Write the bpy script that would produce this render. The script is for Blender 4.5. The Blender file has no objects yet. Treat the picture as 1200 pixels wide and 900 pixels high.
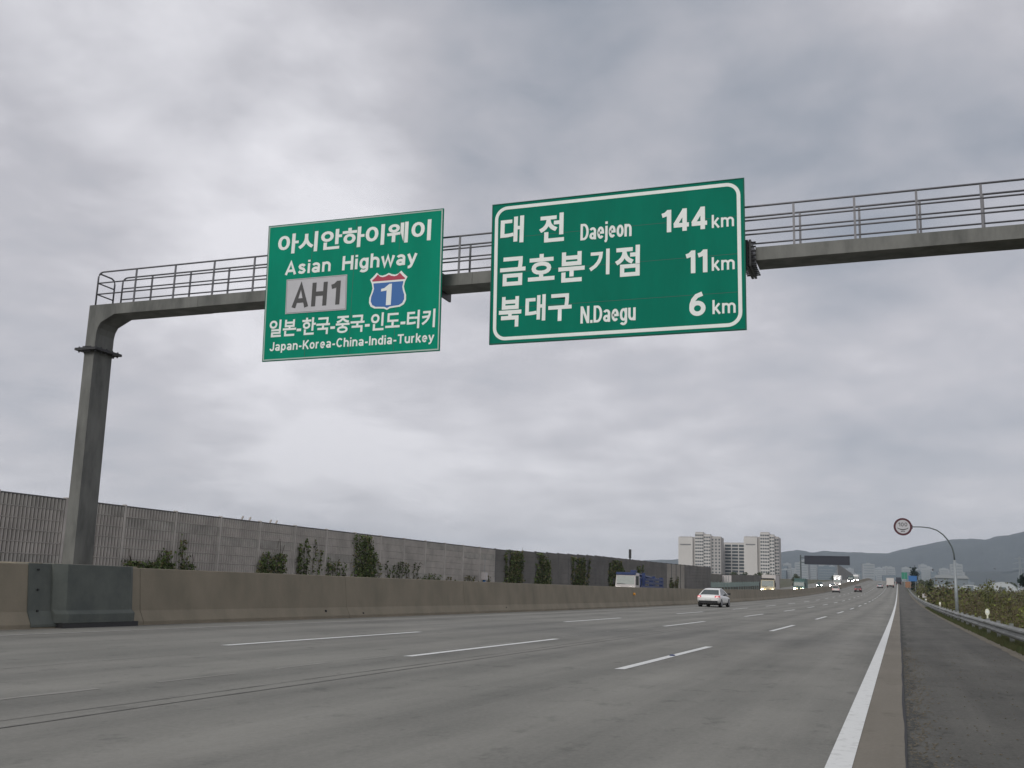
import bpy, math, random
import numpy as np
from mathutils import Vector, Matrix
R = math.radians
sc = bpy.context.scene
C = sc.collection
random.seed(7); rng = np.random.default_rng(11)

# ------------------------------------------------------------------ camera
cd = bpy.data.cameras.new('camera'); cam = bpy.data.objects.new('camera', cd); C.objects.link(cam)
cd.sensor_width = 36; cd.lens = 35.75; cd.clip_start = .1; cd.clip_end = 30000
f_ = Vector((-0.34834305, 0.91686952, 0.1949549)); r_ = Vector((0.93655926, 0.34906508, 0.03178566)); u_ = Vector((0.03890865, -0.19365913, 0.98029703))
cam.matrix_world = Matrix(((r_.x, u_.x, -f_.x, 0), (r_.y, u_.y, -f_.y, 0), (r_.z, u_.z, -f_.z, 1.1936), (0, 0, 0, 1)))
sc.camera = cam
sc.view_settings.view_transform = 'Standard'; sc.view_settings.look = 'None'; sc.view_settings.exposure = 0.0; sc.view_settings.gamma = 1

# ------------------------------------------------------------------ overcast sky
SUN_EL, SUN_AZ = R(32), R(194)       # azimuth from +Y, clockwise: behind and a little left of the camera
w = bpy.data.worlds.new('World'); sc.world = w; w.use_nodes = True
nt = w.node_tree; nt.nodes.clear()
def N(t, **k):
    n = nt.nodes.new(t)
    for a, b in k.items(): setattr(n, a, b)
    return n
def Lk(a, b): nt.links.new(a, b)
def M(op, a, b=None, c=None):
    n = N('ShaderNodeMath', operation=op)
    for i, v in enumerate((a, b, c)):
        if v is None: continue
        if isinstance(v, (int, float)): n.inputs[i].default_value = v
        else: Lk(v, n.inputs[i])
    return n.outputs[0]
tc = N('ShaderNodeTexCoord'); sp = N('ShaderNodeSeparateXYZ'); Lk(tc.outputs['Generated'], sp.inputs[0])
zc = M('ADD', M('MAXIMUM', sp.outputs[2], 0.0), 0.22)
cx = M('DIVIDE', sp.outputs[0], zc); cy = M('DIVIDE', sp.outputs[1], zc)
cb = N('ShaderNodeCombineXYZ'); Lk(cx, cb.inputs[0]); Lk(cy, cb.inputs[1])
def noise(scale, detail, rough, off, dist=0.0, stretch=(1, 1, 1)):
    mp = N('ShaderNodeMapping'); Lk(cb.outputs[0], mp.inputs[0]); mp.inputs['Location'].default_value = off; mp.inputs['Scale'].default_value = stretch
    n = N('ShaderNodeTexNoise'); Lk(mp.outputs[0], n.inputs['Vector'])
    n.inputs['Scale'].default_value = scale; n.inputs['Detail'].default_value = detail; n.inputs['Roughness'].default_value = rough; n.inputs['Distortion'].default_value = dist
    return n.outputs[0]
big = noise(0.75, 3, .5, (3.1, 1.7, 0), .2)
mid = noise(2.1, 6, .52, (0.3, 5.2, 2), .3)
fine = noise(6.5, 6, .5, (8, 1, 4), .2)
v = M('SUBTRACT', M('ADD', M('MULTIPLY', big, .40), M('ADD', M('MULTIPLY', mid, .54), M('MULTIPLY', fine, .24))), .045)
# broad bright and dull banks of cloud in the sky (directions)
def bank(d, width, amt):
    d = Vector(d).normalized()
    dp = N('ShaderNodeVectorMath', operation='DOT_PRODUCT'); Lk(tc.outputs['Generated'], dp.inputs[0]); dp.inputs[1].default_value = d
    mr = N('ShaderNodeMapRange'); mr.interpolation_type = 'SMOOTHSTEP'; Lk(dp.outputs['Value'], mr.inputs[0])
    mr.inputs[1].default_value = math.cos(width); mr.inputs[2].default_value = 1.0; mr.inputs[3].default_value = 0; mr.inputs[4].default_value = amt
    return mr.outputs[0]
for d, wd, a in (((-.53,.74,.41),.20,.13),((-.43,.80,.41),.17,.12),((-.72,.50,.48),.26,.06),((-.55,.81,.21),.24,.09),((-.22,.96,.20),.25,.05),((.09,.97,.21),.18,.06),((-.26,.86,.43),.14,.06),((-.36,.76,.54),.26,-.07),((-.10,.80,.58),.62,-.09),((.05,.94,.33),.30,-.045),((-.68,.68,.23),.16,-.10),((-.29,.92,.24),.14,-.06),((.06,.99,.12),.14,-.06)):
    v = M('ADD', v, bank(d, wd, a))
cr = N('ShaderNodeValToRGB'); Lk(v, cr.inputs[0])
e = cr.color_ramp.elements
e[0].position = .30; e[0].color = (.29, .325, .385, 1)
e[1].position = .70; e[1].color = (.90, .89, .93, 1)
m_ = e.new(.52); m_.color = (.56, .555, .595, 1)
low = N('ShaderNodeMapRange'); Lk(sp.outputs[2], low.inputs[0])
low.inputs[1].default_value = .02; low.inputs[2].default_value = .42; low.inputs[3].default_value = .42; low.inputs[4].default_value = 0.0
mx = N('ShaderNodeMix', data_type='RGBA'); Lk(low.outputs[0], mx.inputs[0]); Lk(cr.outputs[0], mx.inputs[6]); mx.inputs[7].default_value = (.86, .81, .84, 1)
bgc = N('ShaderNodeBackground'); Lk(mx.outputs[2], bgc.inputs[0]); bgc.inputs[1].default_value = 1.0
sky = N('ShaderNodeTexSky'); sky.sky_type = 'NISHITA'; sky.sun_disc = False; sky.sun_elevation = SUN_EL; sky.sun_rotation = SUN_AZ
bgs = N('ShaderNodeBackground'); Lk(sky.outputs[0], bgs.inputs[0]); bgs.inputs[1].default_value = .07
mxs = N('ShaderNodeMixShader'); mxs.inputs[0].default_value = .9; Lk(bgs.outputs[0], mxs.inputs[1]); Lk(bgc.outputs[0], mxs.inputs[2])
wo = N('ShaderNodeOutputWorld'); Lk(mxs.outputs[0], wo.inputs[0])
sl = bpy.data.lights.new('sun', 'SUN'); so = bpy.data.objects.new('sun', sl); C.objects.link(so)
sl.energy = 1.4; sl.angle = R(28); sl.color = (1, .97, .92)
sd = Vector((math.sin(SUN_AZ) * math.cos(SUN_EL), math.cos(SUN_AZ) * math.cos(SUN_EL), math.sin(SUN_EL)))
so.rotation_euler = sd.to_track_quat('Z', 'Y').to_euler()

# ------------------------------------------------------------------ materials
def mat(name, col, rough=.8, metal=0, var=.0, scale=3., bump=0., bscale=40., col2=None, spec=.5, emit=None, estr=1., stretch=(1, 1, 1), fac=(.35, .65)):
    m = bpy.data.materials.new(name); m.use_nodes = True; t = m.node_tree; b = t.nodes['Principled BSDF']
    b.inputs['Base Color'].default_value = (*col, 1); b.inputs['Roughness'].default_value = rough; b.inputs['Metallic'].default_value = metal
    b.inputs['Specular IOR Level'].default_value = spec
    if emit: b.inputs['Emission Color'].default_value = (*emit, 1); b.inputs['Emission Strength'].default_value = estr
    tc = t.nodes.new('ShaderNodeNewGeometry'); mp = t.nodes.new('ShaderNodeMapping'); t.links.new(tc.outputs['Position'], mp.inputs[0]); mp.inputs['Scale'].default_value = stretch
    if col2 is not None or var:
        if col2 is None: col2 = tuple(c * (1 - var) for c in col); col = tuple(min(1, c * (1 + var)) for c in col)
        n = t.nodes.new('ShaderNodeTexNoise'); n.inputs['Scale'].default_value = scale; n.inputs['Detail'].default_value = 8; n.inputs['Roughness'].default_value = .62
        t.links.new(mp.outputs[0], n.inputs['Vector'])
        mr = t.nodes.new('ShaderNodeMapRange'); t.links.new(n.outputs[0], mr.inputs[0]); mr.inputs[1].default_value = fac[0]; mr.inputs[2].default_value = fac[1]
        mi = t.nodes.new('ShaderNodeMix'); mi.data_type = 'RGBA'; t.links.new(mr.outputs[0], mi.inputs[0])
        mi.inputs[6].default_value = (*col, 1); mi.inputs[7].default_value = (*col2, 1); t.links.new(mi.outputs[2], b.inputs['Base Color'])
    if bump:
        n = t.nodes.new('ShaderNodeTexNoise'); n.inputs['Scale'].default_value = bscale; n.inputs['Detail'].default_value = 4
        t.links.new(tc.outputs['Position'], n.inputs['Vector'])
        bp = t.nodes.new('ShaderNodeBump'); bp.inputs['Strength'].default_value = bump; bp.inputs['Distance'].default_value = .02
        t.links.new(n.outputs[0], bp.inputs['Height']); t.links.new(bp.outputs[0], b.inputs['Normal'])
    return m
def road_mat(name, ca, cbk, track=.0, grain=120., lanes=(-2.24, 3.6), coarse=.55):
    """concrete / asphalt: blotches, long streaks, tyre-worn bands, grain"""
    m = bpy.data.materials.new(name); m.use_nodes = True; t = m.node_tree; b = t.nodes['Principled BSDF']; L = t.links.new
    def nn(ty, **k):
        n = t.nodes.new(ty)
        for a, c in k.items(): setattr(n, a, c)
        return n
    def ma(op, a, c=None, d=None):
        n = nn('ShaderNodeMath', operation=op)
        for i, vv in enumerate((a, c, d)):
            if vv is None: continue
            if isinstance(vv, (int, float)): n.inputs[i].default_value = vv
            else: L(vv, n.inputs[i])
        return n.outputs[0]
    g = nn('ShaderNodeNewGeometry'); s = nn('ShaderNodeSeparateXYZ'); L(g.outputs['Position'], s.inputs[0])
    def noi(sc_, st, det=6, ro=.6):
        mp = nn('ShaderNodeMapping'); L(g.outputs['Position'], mp.inputs[0]); mp.inputs['Scale'].default_value = st
        n = nn('ShaderNodeTexNoise'); n.inputs['Scale'].default_value = sc_; n.inputs['Detail'].default_value = det; n.inputs['Roughness'].default_value = ro
        L(mp.outputs[0], n.inputs['Vector']); return n.outputs[0]
    mg = noi(22., (1, .6, 1), 3, .8); blot = noi(.5, (1, .5, 1)); streak = noi(1.6, (1, .035, 1), 5, .65); gr = noi(grain, (1, 1, 1), 3, .8)
    wob = noi(.3, (1, .15, 1), 3)
    xx = ma('ADD', s.outputs[0], ma('MULTIPLY', wob, .5))
    ph = ma('MULTIPLY', ma('SUBTRACT', xx, lanes[0] + .25), 2 * math.pi / 1.8)
    tr = ma('MULTIPLY', ma('COSINE', ph), -.5)          # darkest at +-0.9 m from each lane centre
    val = ma('ADD', ma('MULTIPLY', ma('SUBTRACT', blot, .5), 1.25), ma('MULTIPLY', ma('SUBTRACT', streak, .5), 1.0))
    val = ma('ADD', val, ma('ADD', ma('MULTIPLY', ma('SUBTRACT', gr, .5), coarse), ma('MULTIPLY', ma('SUBTRACT', mg, .5), .8)))
    spot = noi(2.2, (1, .6, 1), 9, .72); mrs = nn('ShaderNodeMapRange'); L(spot, mrs.inputs[0]); mrs.inputs[1].default_value = .56; mrs.inputs[2].default_value = .70; mrs.inputs[3].default_value = 0; mrs.inputs[4].default_value = -.55
    fl = noi(38, (1, 1, 1), 2, .9); mrf = nn('ShaderNodeMapRange'); L(fl, mrf.inputs[0]); mrf.inputs[1].default_value = .64; mrf.inputs[2].default_value = .72; mrf.inputs[3].default_value = 0; mrf.inputs[4].default_value = -.35
    val = ma('ADD', val, ma('ADD', mrs.outputs[0], mrf.outputs[0]))
    val = ma('ADD', val, ma('MULTIPLY', tr, track)); val = ma('ADD', val, .55)
    mi = nn('ShaderNodeMix', data_type='RGBA'); L(val, mi.inputs[0]); mi.clamp_factor = True
    mi.inputs[6].default_value = (*ca, 1); mi.inputs[7].default_value = (*cbk, 1); L(mi.outputs[2], b.inputs['Base Color'])
    b.inputs['Roughness'].default_value = .88; b.inputs['Specular IOR Level'].default_value = .25
    bp = nn('ShaderNodeBump'); bp.inputs['Strength'].default_value = .35; bp.inputs['Distance'].default_value = .01
    L(gr, bp.inputs['Height']); L(bp.outputs[0], b.inputs['Normal'])
    return m
MT = dict(
 concrete_road=road_mat('concrete_road', (.136, .136, .123), (.266, .260, .234), .30),
 concrete_edge=road_mat('concrete_edge', (.150, .135, .108), (.228, .208, .174), 0),
 asphalt=road_mat('asphalt', (.047, .047, .042), (.142, .138, .123), 0, 55., coarse=.9),
 grit=mat('grit', (.30, .265, .21), .95, col2=(.18, .16, .125), scale=2.5, bump=.4, bscale=40), gravel_edge=mat('gravel_edge', (.20, .175, .135), .95, col2=(.11, .10, .075), scale=5, bump=.6, bscale=30),
 paint=mat('road_paint', (.70, .71, .69), .6, col2=(.42, .42, .40), scale=9, bump=.2, bscale=90, fac=(.52, .80)),
 paint_ghost=mat('ghost_paint', (.255, .25, .225), .85, col2=(.215, .21, .188), scale=4), paint_far=mat('old_paint', (.29, .285, .265), .8, var=.12, scale=5),
 tar=mat('tar', (.085, .083, .078), .8, col2=(.15, .146, .13), scale=2), tar_rough=mat('tar_rough', (.025, .026, .024), .95, col2=(.085, .083, .072), scale=14, bump=.8, bscale=60),
 barrier=mat('barrier_concrete', (.275, .238, .178), .9, col2=(.185, .165, .122), scale=1.1, stretch=(1, .8, .5), bump=.35, bscale=25, fac=(.28, .72)),
 barrier_top=mat('barrier_top', (.33, .29, .23), .9, var=.2),
 steel=mat('galvanised_steel', (.165, .167, .153), .6, .15, col2=(.088, .091, .083), scale=2.6, stretch=(1, 1, .3), bump=.1, fac=(.38, .66)),
 cover=mat('steel_cover', (.112, .124, .110), .8, .0, col2=(.078, .090, .082), scale=1.8, bump=.2, bscale=14),
 rail=mat('railing_steel', (.14, .14, .15), .45, .5),
 dark=mat('dark_metal', (.03, .03, .032), .6), black=mat('black', (.012, .012, .013), .7),
 bolt=mat('bolt_steel', (.06, .06, .062), .5, .6),
 green_l=mat('sign_green_left', (.0, .245, .150), .7, var=.10, scale=1.6, stretch=(1, 1, .25), spec=.12), green_r=mat('sign_green_right', (.0, .180, .115), .7, var=.10, scale=1.4, stretch=(1, 1, .25), spec=.12),
 white=mat('sign_white', (.80, .84, .80), .5, var=.03), silver=mat('sign_silver', (.50, .50, .52), .5, var=.05), charcoal=mat('sign_charcoal', (.06, .06, .06), .6),
 edge_l=mat('sign_edge', (.38, .50, .44), .5), edge_d=mat('sign_edge_dark', (.03, .09, .07), .6), alu=mat('aluminium_back', (.32, .33, .34), .4, .7),
 blue=mat('shield_blue', (.012, .12, .38), .5), red=mat('shield_red', (.40, .02, .06), .5), red_d=mat('sign_red', (.07, .008, .018), .5),
 wall_rib=mat('wall_rib', (.46, .43, .395), .8, var=.16, scale=.8), wall_rib_old=mat('wall_rib_weathered', (.425, .405, .37), .85, var=.2, scale=.9), wall_back=mat('wall_panel', (.18, .165, .15), .85, col2=(.11, .10, .092), scale=.5),
 wall_dark=mat('wall_panel_dark', (.225, .215, .20), .85, col2=(.165, .158, .148), scale=.35), wall_cap=mat('wall_cap', (.10, .10, .10), .7),
 wall_light=mat('wall_panel_light', (.30, .275, .24), .85, var=.12, scale=.3), wall_brown=mat('wall_brown', (.15, .14, .12), .85, var=.15, scale=.3),
 leaf=mat('vine_leaf', (.11, .16, .042), .8, var=.4, scale=2.5), leaf2=mat('vine_leaf_dark', (.06, .085, .025), .8, var=.35, scale=2), leaf3=mat('vine_leaf_dry', (.17, .15, .07), .8, var=.3, scale=2),
 twig=mat('twig', (.055, .045, .032), .9),
 scrub_g=mat('scrub_green', (.070, .085, .022), .9, col2=(.130, .135, .030), scale=.22), scrub_b=mat('scrub_brown', (.110, .085, .045), .9, col2=(.065, .058, .028), scale=.25),
 scrub_y=mat('scrub_yellow', (.17, .20, .045), .9, var=.25, scale=.6), conifer=mat('conifer', (.018, .035, .028), .9, var=.3), tree_g=mat('tree_green', (.055, .072, .028), .9, var=.35, scale=.5), trunk=mat('trunk', (.045, .04, .034), .9, var=.2),
 grass=mat('grass_blade', (.040, .060, .018), .9, col2=(.075, .072, .028), scale=1.2),
 soil=mat('soil', (.085, .075, .045), .95, col2=(.060, .070, .030), scale=.08, bump=.5, bscale=4),
 forest=mat('forest', (.050, .064, .064), 1, col2=(.028, .040, .044), scale=.011, bump=1.0, bscale=.012),
 rail_w=mat('guardrail_zinc', (.28, .29, .28), .6, .2, col2=(.17, .175, .165), scale=2.4, stretch=(1, .35, 1)), delin=mat('delineator', (.75, .75, .60), .6), reflector=mat('reflector_amber', (.75, .32, .02), .35),
 pole=mat('pole_paint', (.30, .33, .34), .5, .3, var=.1), pole_d=mat('pole_dark', (.10, .12, .12), .5, .2),
 apt_w=mat('apartment_wall', (.58, .56, .535), .85, var=.06, scale=.05), apt_s=mat('apartment_wall_grey_shade', (.42, .40, .385), .85, var=.06, scale=.05), apt_g=mat('apartment_window', (.05, .065, .075), .3), apt_b=mat('apartment_blue_glass', (.10, .125, .145), .3), apt_n=mat('apartment_lettering', (.20, .20, .20), .8),  # the grey wall tone also paints shade on the strip beside each end wall
 city_a=mat('city_wall_pale', (.30, .32, .33), .9), city_b=mat('city_wall_grey', (.19, .22, .24), .9), city_c=mat('city_wall_hazy_blue', (.13, .165, .19), .9),  # bluish tint puts distance haze into the wall colours
 white_paint=mat('car_white', (.78, .78, .76), .3, spec=.6), silver_paint=mat('car_silver', (.40, .41, .43), .3, .4), red_paint=mat('car_dark_red', (.13, .02, .025), .3), pink_paint=mat('car_pale', (.66, .58, .56), .4),
 cream=mat('truck_cream', (.50, .44, .30), .5), green_paint=mat('truck_green', (.06, .12, .11), .5), blue_paint=mat('truck_blue', (.015, .035, .125), .45), box_w=mat('cargo_box', (.58, .55, .52), .6, var=.04),
 glass=mat('car_glass', (.030, .045, .045), .12, spec=.7), glass_t=mat('truck_glass', (.07, .10, .09), .25, spec=.5), tyre=mat('tyre', (.015, .015, .015), .85), rim=mat('rim', (.40, .40, .42), .4, .6),
 taillight=mat('taillight', (.50, .06, .08), .3, emit=(1, .10, .14), estr=.22), taillight_c=mat('taillight_core', (.8, .5, .5), .3, emit=(1, .62, .58), estr=.7), headlight=mat('headlight', (1, 1, 1), .3, emit=(1, .98, .93), estr=60), foglight=mat('foglight', (1, .9, .6), .3, emit=(1, .72, .35), estr=16),
 plate=mat('number_plate', (.6, .62, .6), .5), hoop=mat('greenhouse_film', (.46, .49, .50), .5, var=.1, scale=.05), signblue=mat('direction_blue', (.03, .14, .36), .5), signgreen=mat('direction_green', (.02, .22, .14), .5), orange=mat('orange_board', (.30, .15, .08), .6), fence=mat('fence_pale_green', (.21, .28, .25), .6), panel_dark=mat('matrix_back', (.018, .021, .034), .6), hood=mat('pale_board', (.50, .47, .46), .6),
)

# ------------------------------------------------------------------ mesh helpers
class MB:
    def __init__(s): s.v = []; s.f = []; s.m = []
    def box(s, x0, x1, y0, y1, z0, z1, mi=0, M4=None):
        b = len(s.v); P = [(x, y, z) for z in (z0, z1) for y in (y0, y1) for x in (x0, x1)]
        if M4 is not None: P = [tuple(M4 @ Vector(q)) for q in P]
        s.v += P
        for q in ((0, 2, 3, 1), (4, 5, 7, 6), (0, 1, 5, 4), (2, 6, 7, 3), (0, 4, 6, 2), (1, 3, 7, 5)): s.f.append(tuple(b + i for i in q)); s.m.append(mi)
        return s
    def prism(s, pts, axis, a, b_, mi=0):
        """pts: polygon in the other two axes, extruded along axis from a to b_"""
        n = len(pts); b = len(s.v)
        def mk(p, t): return {'x': (t, p[0], p[1]), 'y': (p[0], t, p[1]), 'z': (p[0], p[1], t)}[axis]
        s.v += [mk(p, a) for p in pts] + [mk(p, b_) for p in pts]
        s.f.append(tuple(b + i for i in range(n))[::-1]); s.f.append(tuple(b + n + i for i in range(n))); s.m += [mi, mi]
        for i in range(n): j = (i + 1) % n; s.f.append((b + i, b + j, b + n + j, b + n + i)); s.m.append(mi)
        return s
    def tube(s, pts, r, n=8, mi=0, r2=None):
        pts = [Vector(p) for p in pts]; b = len(s.v); k = len(pts)
        for i, p in enumerate(pts):
            d = (pts[min(i + 1, k - 1)] - pts[max(i - 1, 0)]).normalized()
            up = Vector((0, 0, 1)) if abs(d.z) < .9 else Vector((1, 0, 0))
            a = d.cross(up).normalized(); c = a.cross(d).normalized()
            rr = r if r2 is None else r + (r2 - r) * i / (k - 1)
            for j in range(n):
                t = 2 * math.pi * j / n; s.v.append(tuple(p + a * math.cos(t) * rr + c * math.sin(t) * rr))
        for i in range(k - 1):
            for j in range(n):
                j2 = (j + 1) % n; s.f.append((b + i * n + j, b + i * n + j2, b + (i + 1) * n + j2, b + (i + 1) * n + j)); s.m.append(mi)
        s.f.append(tuple(b + j for j in range(n))[::-1]); s.f.append(tuple(b + (k - 1) * n + j for j in range(n))); s.m += [mi, mi]
        return s
    def loft(s, rings, closed=True, caps=True, mi=0):
        b = len(s.v); n = len(rings[0])
        for r in rings: s.v += [tuple(q) for q in r]
        for i in range(len(rings) - 1):
            for j in range(n if closed else n - 1):
                j2 = (j + 1) % n; s.f.append((b + i * n + j, b + i * n + j2, b + (i + 1) * n + j2, b + (i + 1) * n + j)); s.m.append(mi)
        if caps:
            s.f.append(tuple(b + j for j in range(n))[::-1]); s.f.append(tuple(b + (len(rings) - 1) * n + j for j in range(n))); s.m += [mi, mi]
        return s
    def build(s, name, mats, parent=None, smooth=False, bevel=0, kind=None):
        me = bpy.data.meshes.new(name); me.from_pydata(s.v, [], s.f)
        if not isinstance(mats, (list, tuple)): mats = [mats]
        for m in mats: me.materials.append(MT[m] if isinstance(m, str) else m)
        if len(mats) > 1: me.polygons.foreach_set('material_index', s.m)
        if smooth: me.polygons.foreach_set('use_smooth', [True] * len(me.polygons))
        me.update()
        o = bpy.data.objects.new(name, me); C.objects.link(o)
        if parent: o.parent = parent
        if kind: o['kind'] = kind
        if bevel:
            bm = o.modifiers.new('bevel', 'BEVEL'); bm.width = bevel; bm.segments = 2; bm.limit_method = 'ANGLE'
        return o
def inst(name, me, parent=None, loc=(0, 0, 0), rot=(0, 0, 0), scale=None):
    o = bpy.data.objects.new(name, me); C.objects.link(o); o.location = loc; o.rotation_euler = rot
    if scale: o.scale = scale
    if parent: o.parent = parent
    return o
def tag(o, label=None, cat=None, group=None, kind=None):
    if label: o['label'] = label
    if cat: o['category'] = cat
    if group: o['group'] = group
    if kind: o['kind'] = kind
    return o
def empty(name, label, cat, loc=(0, 0, 0), rz=0, group=None, rx=0):
    o = bpy.data.objects.new(name, None); C.objects.link(o); o.location = loc; o.rotation_euler = (rx, 0, rz); o.empty_display_size = .3
    return tag(o, label, cat, group)
def copy_tree(o, parent=None):
    c = o.copy(); C.objects.link(c)
    if parent: c.parent = parent
    for ch in [x for x in KIDS.get(o.name, [])]: copy_tree(ch, c)
    return c
KIDS = {}
def index_kids(root):
    def rec(o):
        ks = [x for x in bpy.data.objects if x.parent == o]; KIDS[o.name] = ks
        for k in ks: rec(k)
    rec(root)

# ------------------------------------------------------------------ the lie of the land (a sag, then a rise)
K, Y0, YC, YT = 4.0e-5, 33.5, 333.5, 650.
def zr(y):
    if y < Y0: return 0.
    if y < YC: return K * (y - Y0) ** 2
    z1 = K * (YC - Y0) ** 2
    if y < YT: return z1 + .024 * (y - YC)
    z2 = z1 + .024 * (YT - YC); t = y - YT
    return z2 + .022 * 60 * (1 - math.exp(-t / 60)) + .0018 * t
def slope(y): return (zr(y + .5) - zr(y - .5))
YS = [-40 + 6 * i for i in range(13)] + [36 + 4 * i for i in range(42)] + [204 + 10 * i for i in range(60)] + [804 + 30 * i for i in range(8)]
def strip(name, x0, x1, dz, m, y0=-40, y1=1014, kind='structure', parent=None, xs=None):
    b = MB(); ys = [y for y in YS if y0 < y < y1]; ys = [y0] + ys + [y1]
    xs = xs or [x0, x1]; n = len(xs)
    for y in ys:
        for x in xs: b.v.append((x, y, zr(y) + dz))
    for i in range(len(ys) - 1):
        for j in range(n - 1): b.f.append((i * n + j, i * n + j + 1, (i + 1) * n + j + 1, (i + 1) * n + j)); b.m.append(0)
    return b.build(name, m, parent, kind=kind)

# ground sheet out to the hills
gx = sorted(set([-9000, -6000, -4000, -2500, -1500, -900, -500, -300, -200, -120, -80, -60, -45, -38, -34.2, -33, -17.5, 0, 2.55, 2.9, 3.4, 4.2, 5.5, 7.5, 10, 14, 20, 30, 45, 60, 90, 140, 200, 300, 500, 800, 1300, 2000, 3500, 6000, 9000]))
gy = [-3000, -1500, -700, -300, -120] + YS + [1100, 1250, 1500, 1900, 2500, 3200, 4200, 6000, 9000]
def zg(x, y):
    z = zr(y) if y < 1014 else zr(1014) + (y - 1014) * .006
    if x > 2.55:
        t = min(1, max(0, (x - 3.0) / 4.5)); z += -.03 - 1.5 * t * t * (3 - 2 * t)
        if x > 10: z += .25 * math.sin(x * .7 + y * .13) * min(1, (x - 10) / 10)
    elif x < -34: z += -.4
    else: z -= .12
    return z
gb = MB()
for y in gy:
    for x in gx: gb.v.append((x, y, zg(x, y)))
n = len(gx)
for i in range(len(gy) - 1):
    for j in range(n - 1): gb.f.append((i * n + j, i * n + j + 1, (i + 1) * n + j + 1, (i + 1) * n + j)); gb.m.append(0)
gb.build('ground', 'soil', kind='structure', smooth=True)

EDGE, LW = -.442, 3.6
road = strip('motorway_road', -17.05, -.372, 0, 'concrete_road')
strip('concrete_edge', -.370, .0, .001, 'concrete_edge')
strip('paved_shoulder', .012, 2.42, -.006, 'asphalt', xs=[.012, .8, 1.6, 2.42])
opp = strip('opposite_carriageway', -33.3, -17.75, 0, 'concrete_road', xs=[-33.3, -25, -17.75])
# ragged gravel margin
b = MB(); ys = np.arange(-10, 300, .8)
for y in ys:
    for x in (2.40 + rng.normal(0, .025), 3.0): b.v.append((x, y, zr(y) - .002))
for i in range(len(ys) - 1): b.f.append((2 * i, 2 * i + 1, 2 * i + 3, 2 * i + 2)); b.m.append(0)
b.build('gravel_verge', 'gravel_edge', kind='structure')
# markings
strip('edge_line', EDGE - .10, EDGE + .08, .005, 'paint', parent=road, kind=None)
strip('edge_line', -15.6, -15.45, .005, 'paint_far', parent=road, kind=None)
def dash(x, y, L, parent, m='paint', wd=.15, nm='lane_marking'):
    b = MB(); k = max(1, int(L / 2))
    for i in range(k + 1):
        yy = y + L * i / k; jx = rng.normal(0, .004)
        for s_ in (-1, 1): b.v.append((x + s_ * wd / 2 + jx, yy + .03 * s_, zr(yy) + .006))
    for i in range(k): b.f.append((2 * i, 2 * i + 1, 2 * i + 3, 2 * i + 2)); b.m.append(0)
    return b.build(nm, m, parent)
for k in (1, 2, 3):
    for i in range(-1, 31): dash(EDGE - k * LW, 15.65 + 20 * i, 8, road)
for k in (1, 2, 3):
    for i in range(6, 30): dash(-18.9 - k * 3.55, 11 + 20 * i, 8, opp)
# raised stud on the nearest dash
o = MB().prism([(-.05, 0), (.05, 0), (.03, .02), (-.03, .02)], 'y', -.05, .05).build('road_stud', 'blue_paint', road); o.location = (EDGE - LW + .0, 19.6, .008)
# tar-sealed longitudinal joints and a ghost of an old line
def ribbon(nm, x, wd, y0, y1, m, amp=.01, dz=.004, ph=0.):
    b = MB(); ys = list(np.arange(y0, min(y1, 60), .5)) + list(np.arange(max(60, y0), y1, 5.))
    for y in ys:
        xx = x + amp * math.sin(y * 1.3 + ph) + amp * 1.4 * math.sin(y * .31 + ph); ww = wd * (1 + .4 * rng.uniform(-1, 1))
        b.v += [(xx - ww / 2, y, zr(y) + dz), (xx + ww / 2, y, zr(y) + dz)]
    for i in range(len(ys) - 1): b.f.append((2 * i, 2 * i + 1, 2 * i + 3, 2 * i + 2)); b.m.append(0)
    return b.build(nm, m, road)
ribbon('tar_joint', -6.52, .030, 2, 200, 'tar'); ribbon('tar_joint', -6.78, .018, 2, 90, 'tar', .012, ph=2)
[ribbon('worn_line', -7.90 + rng.normal(0, .015), .10 * rng.uniform(.6, 1.2), y_, y_ + rng.uniform(1.0, 2.6), 'paint_ghost', .02, .003, ph=y_) for y_ in np.arange(5, 70, 2.4)]; ribbon('tar_joint', -10.35, .012, 4, 120, 'tar', .006, ph=1)
b = MB(); ys = np.arange(-5, 260, .35); wv = .16 + .05 * np.sin(ys * .8) + rng.normal(0, .02, len(ys))
for y, q_ in zip(ys, wv): b.v += [(-17.03, y, zr(y) + .004), (-17.03 + max(.04, q_), y, zr(y) + .004)]
for i in range(len(ys) - 1): b.f.append((2 * i, 2 * i + 1, 2 * i + 3, 2 * i + 2)); b.m.append(0)
b.build('gutter_grit', 'grit', kind='structure')
# crumbling asphalt lip along the concrete: dark joint
ribbon('shoulder_joint', .006, .022, 1.5, 300, 'black', .004, .0035)
b = MB(); ys = np.arange(1.4, 120, .12); wv = .07 + .05 * np.sin(ys * 1.7) + .035 * np.sin(ys * 5.3) + rng.normal(0, .018, len(ys))
for y, q_ in zip(ys, wv): b.v += [(.014, y, zr(y) - .003), (.03 + max(.01, q_), y, zr(y) - .003)]
for i in range(len(ys) - 1): b.f.append((2 * i, 2 * i + 1, 2 * i + 3, 2 * i + 2)); b.m.append(0)
b.build('crumbled_edge', 'tar_rough', kind='structure')
b = MB()
for i in range(2600):
    y = 2.2 + 26 * rng.random() ** 1.6; x = .03 + abs(rng.normal(0, .16)) if i % 3 else rng.uniform(.05, 2.4); r = rng.uniform(.004, .012)
    b.prism([(x + r * math.cos(a), y + r * math.sin(a)) for a in (0, 1.5, 3, 4.6)], 'z', -.004, r * .6 - .003)
b.build('loose_gravel', 'gravel_edge', kind='stuff')

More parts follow.
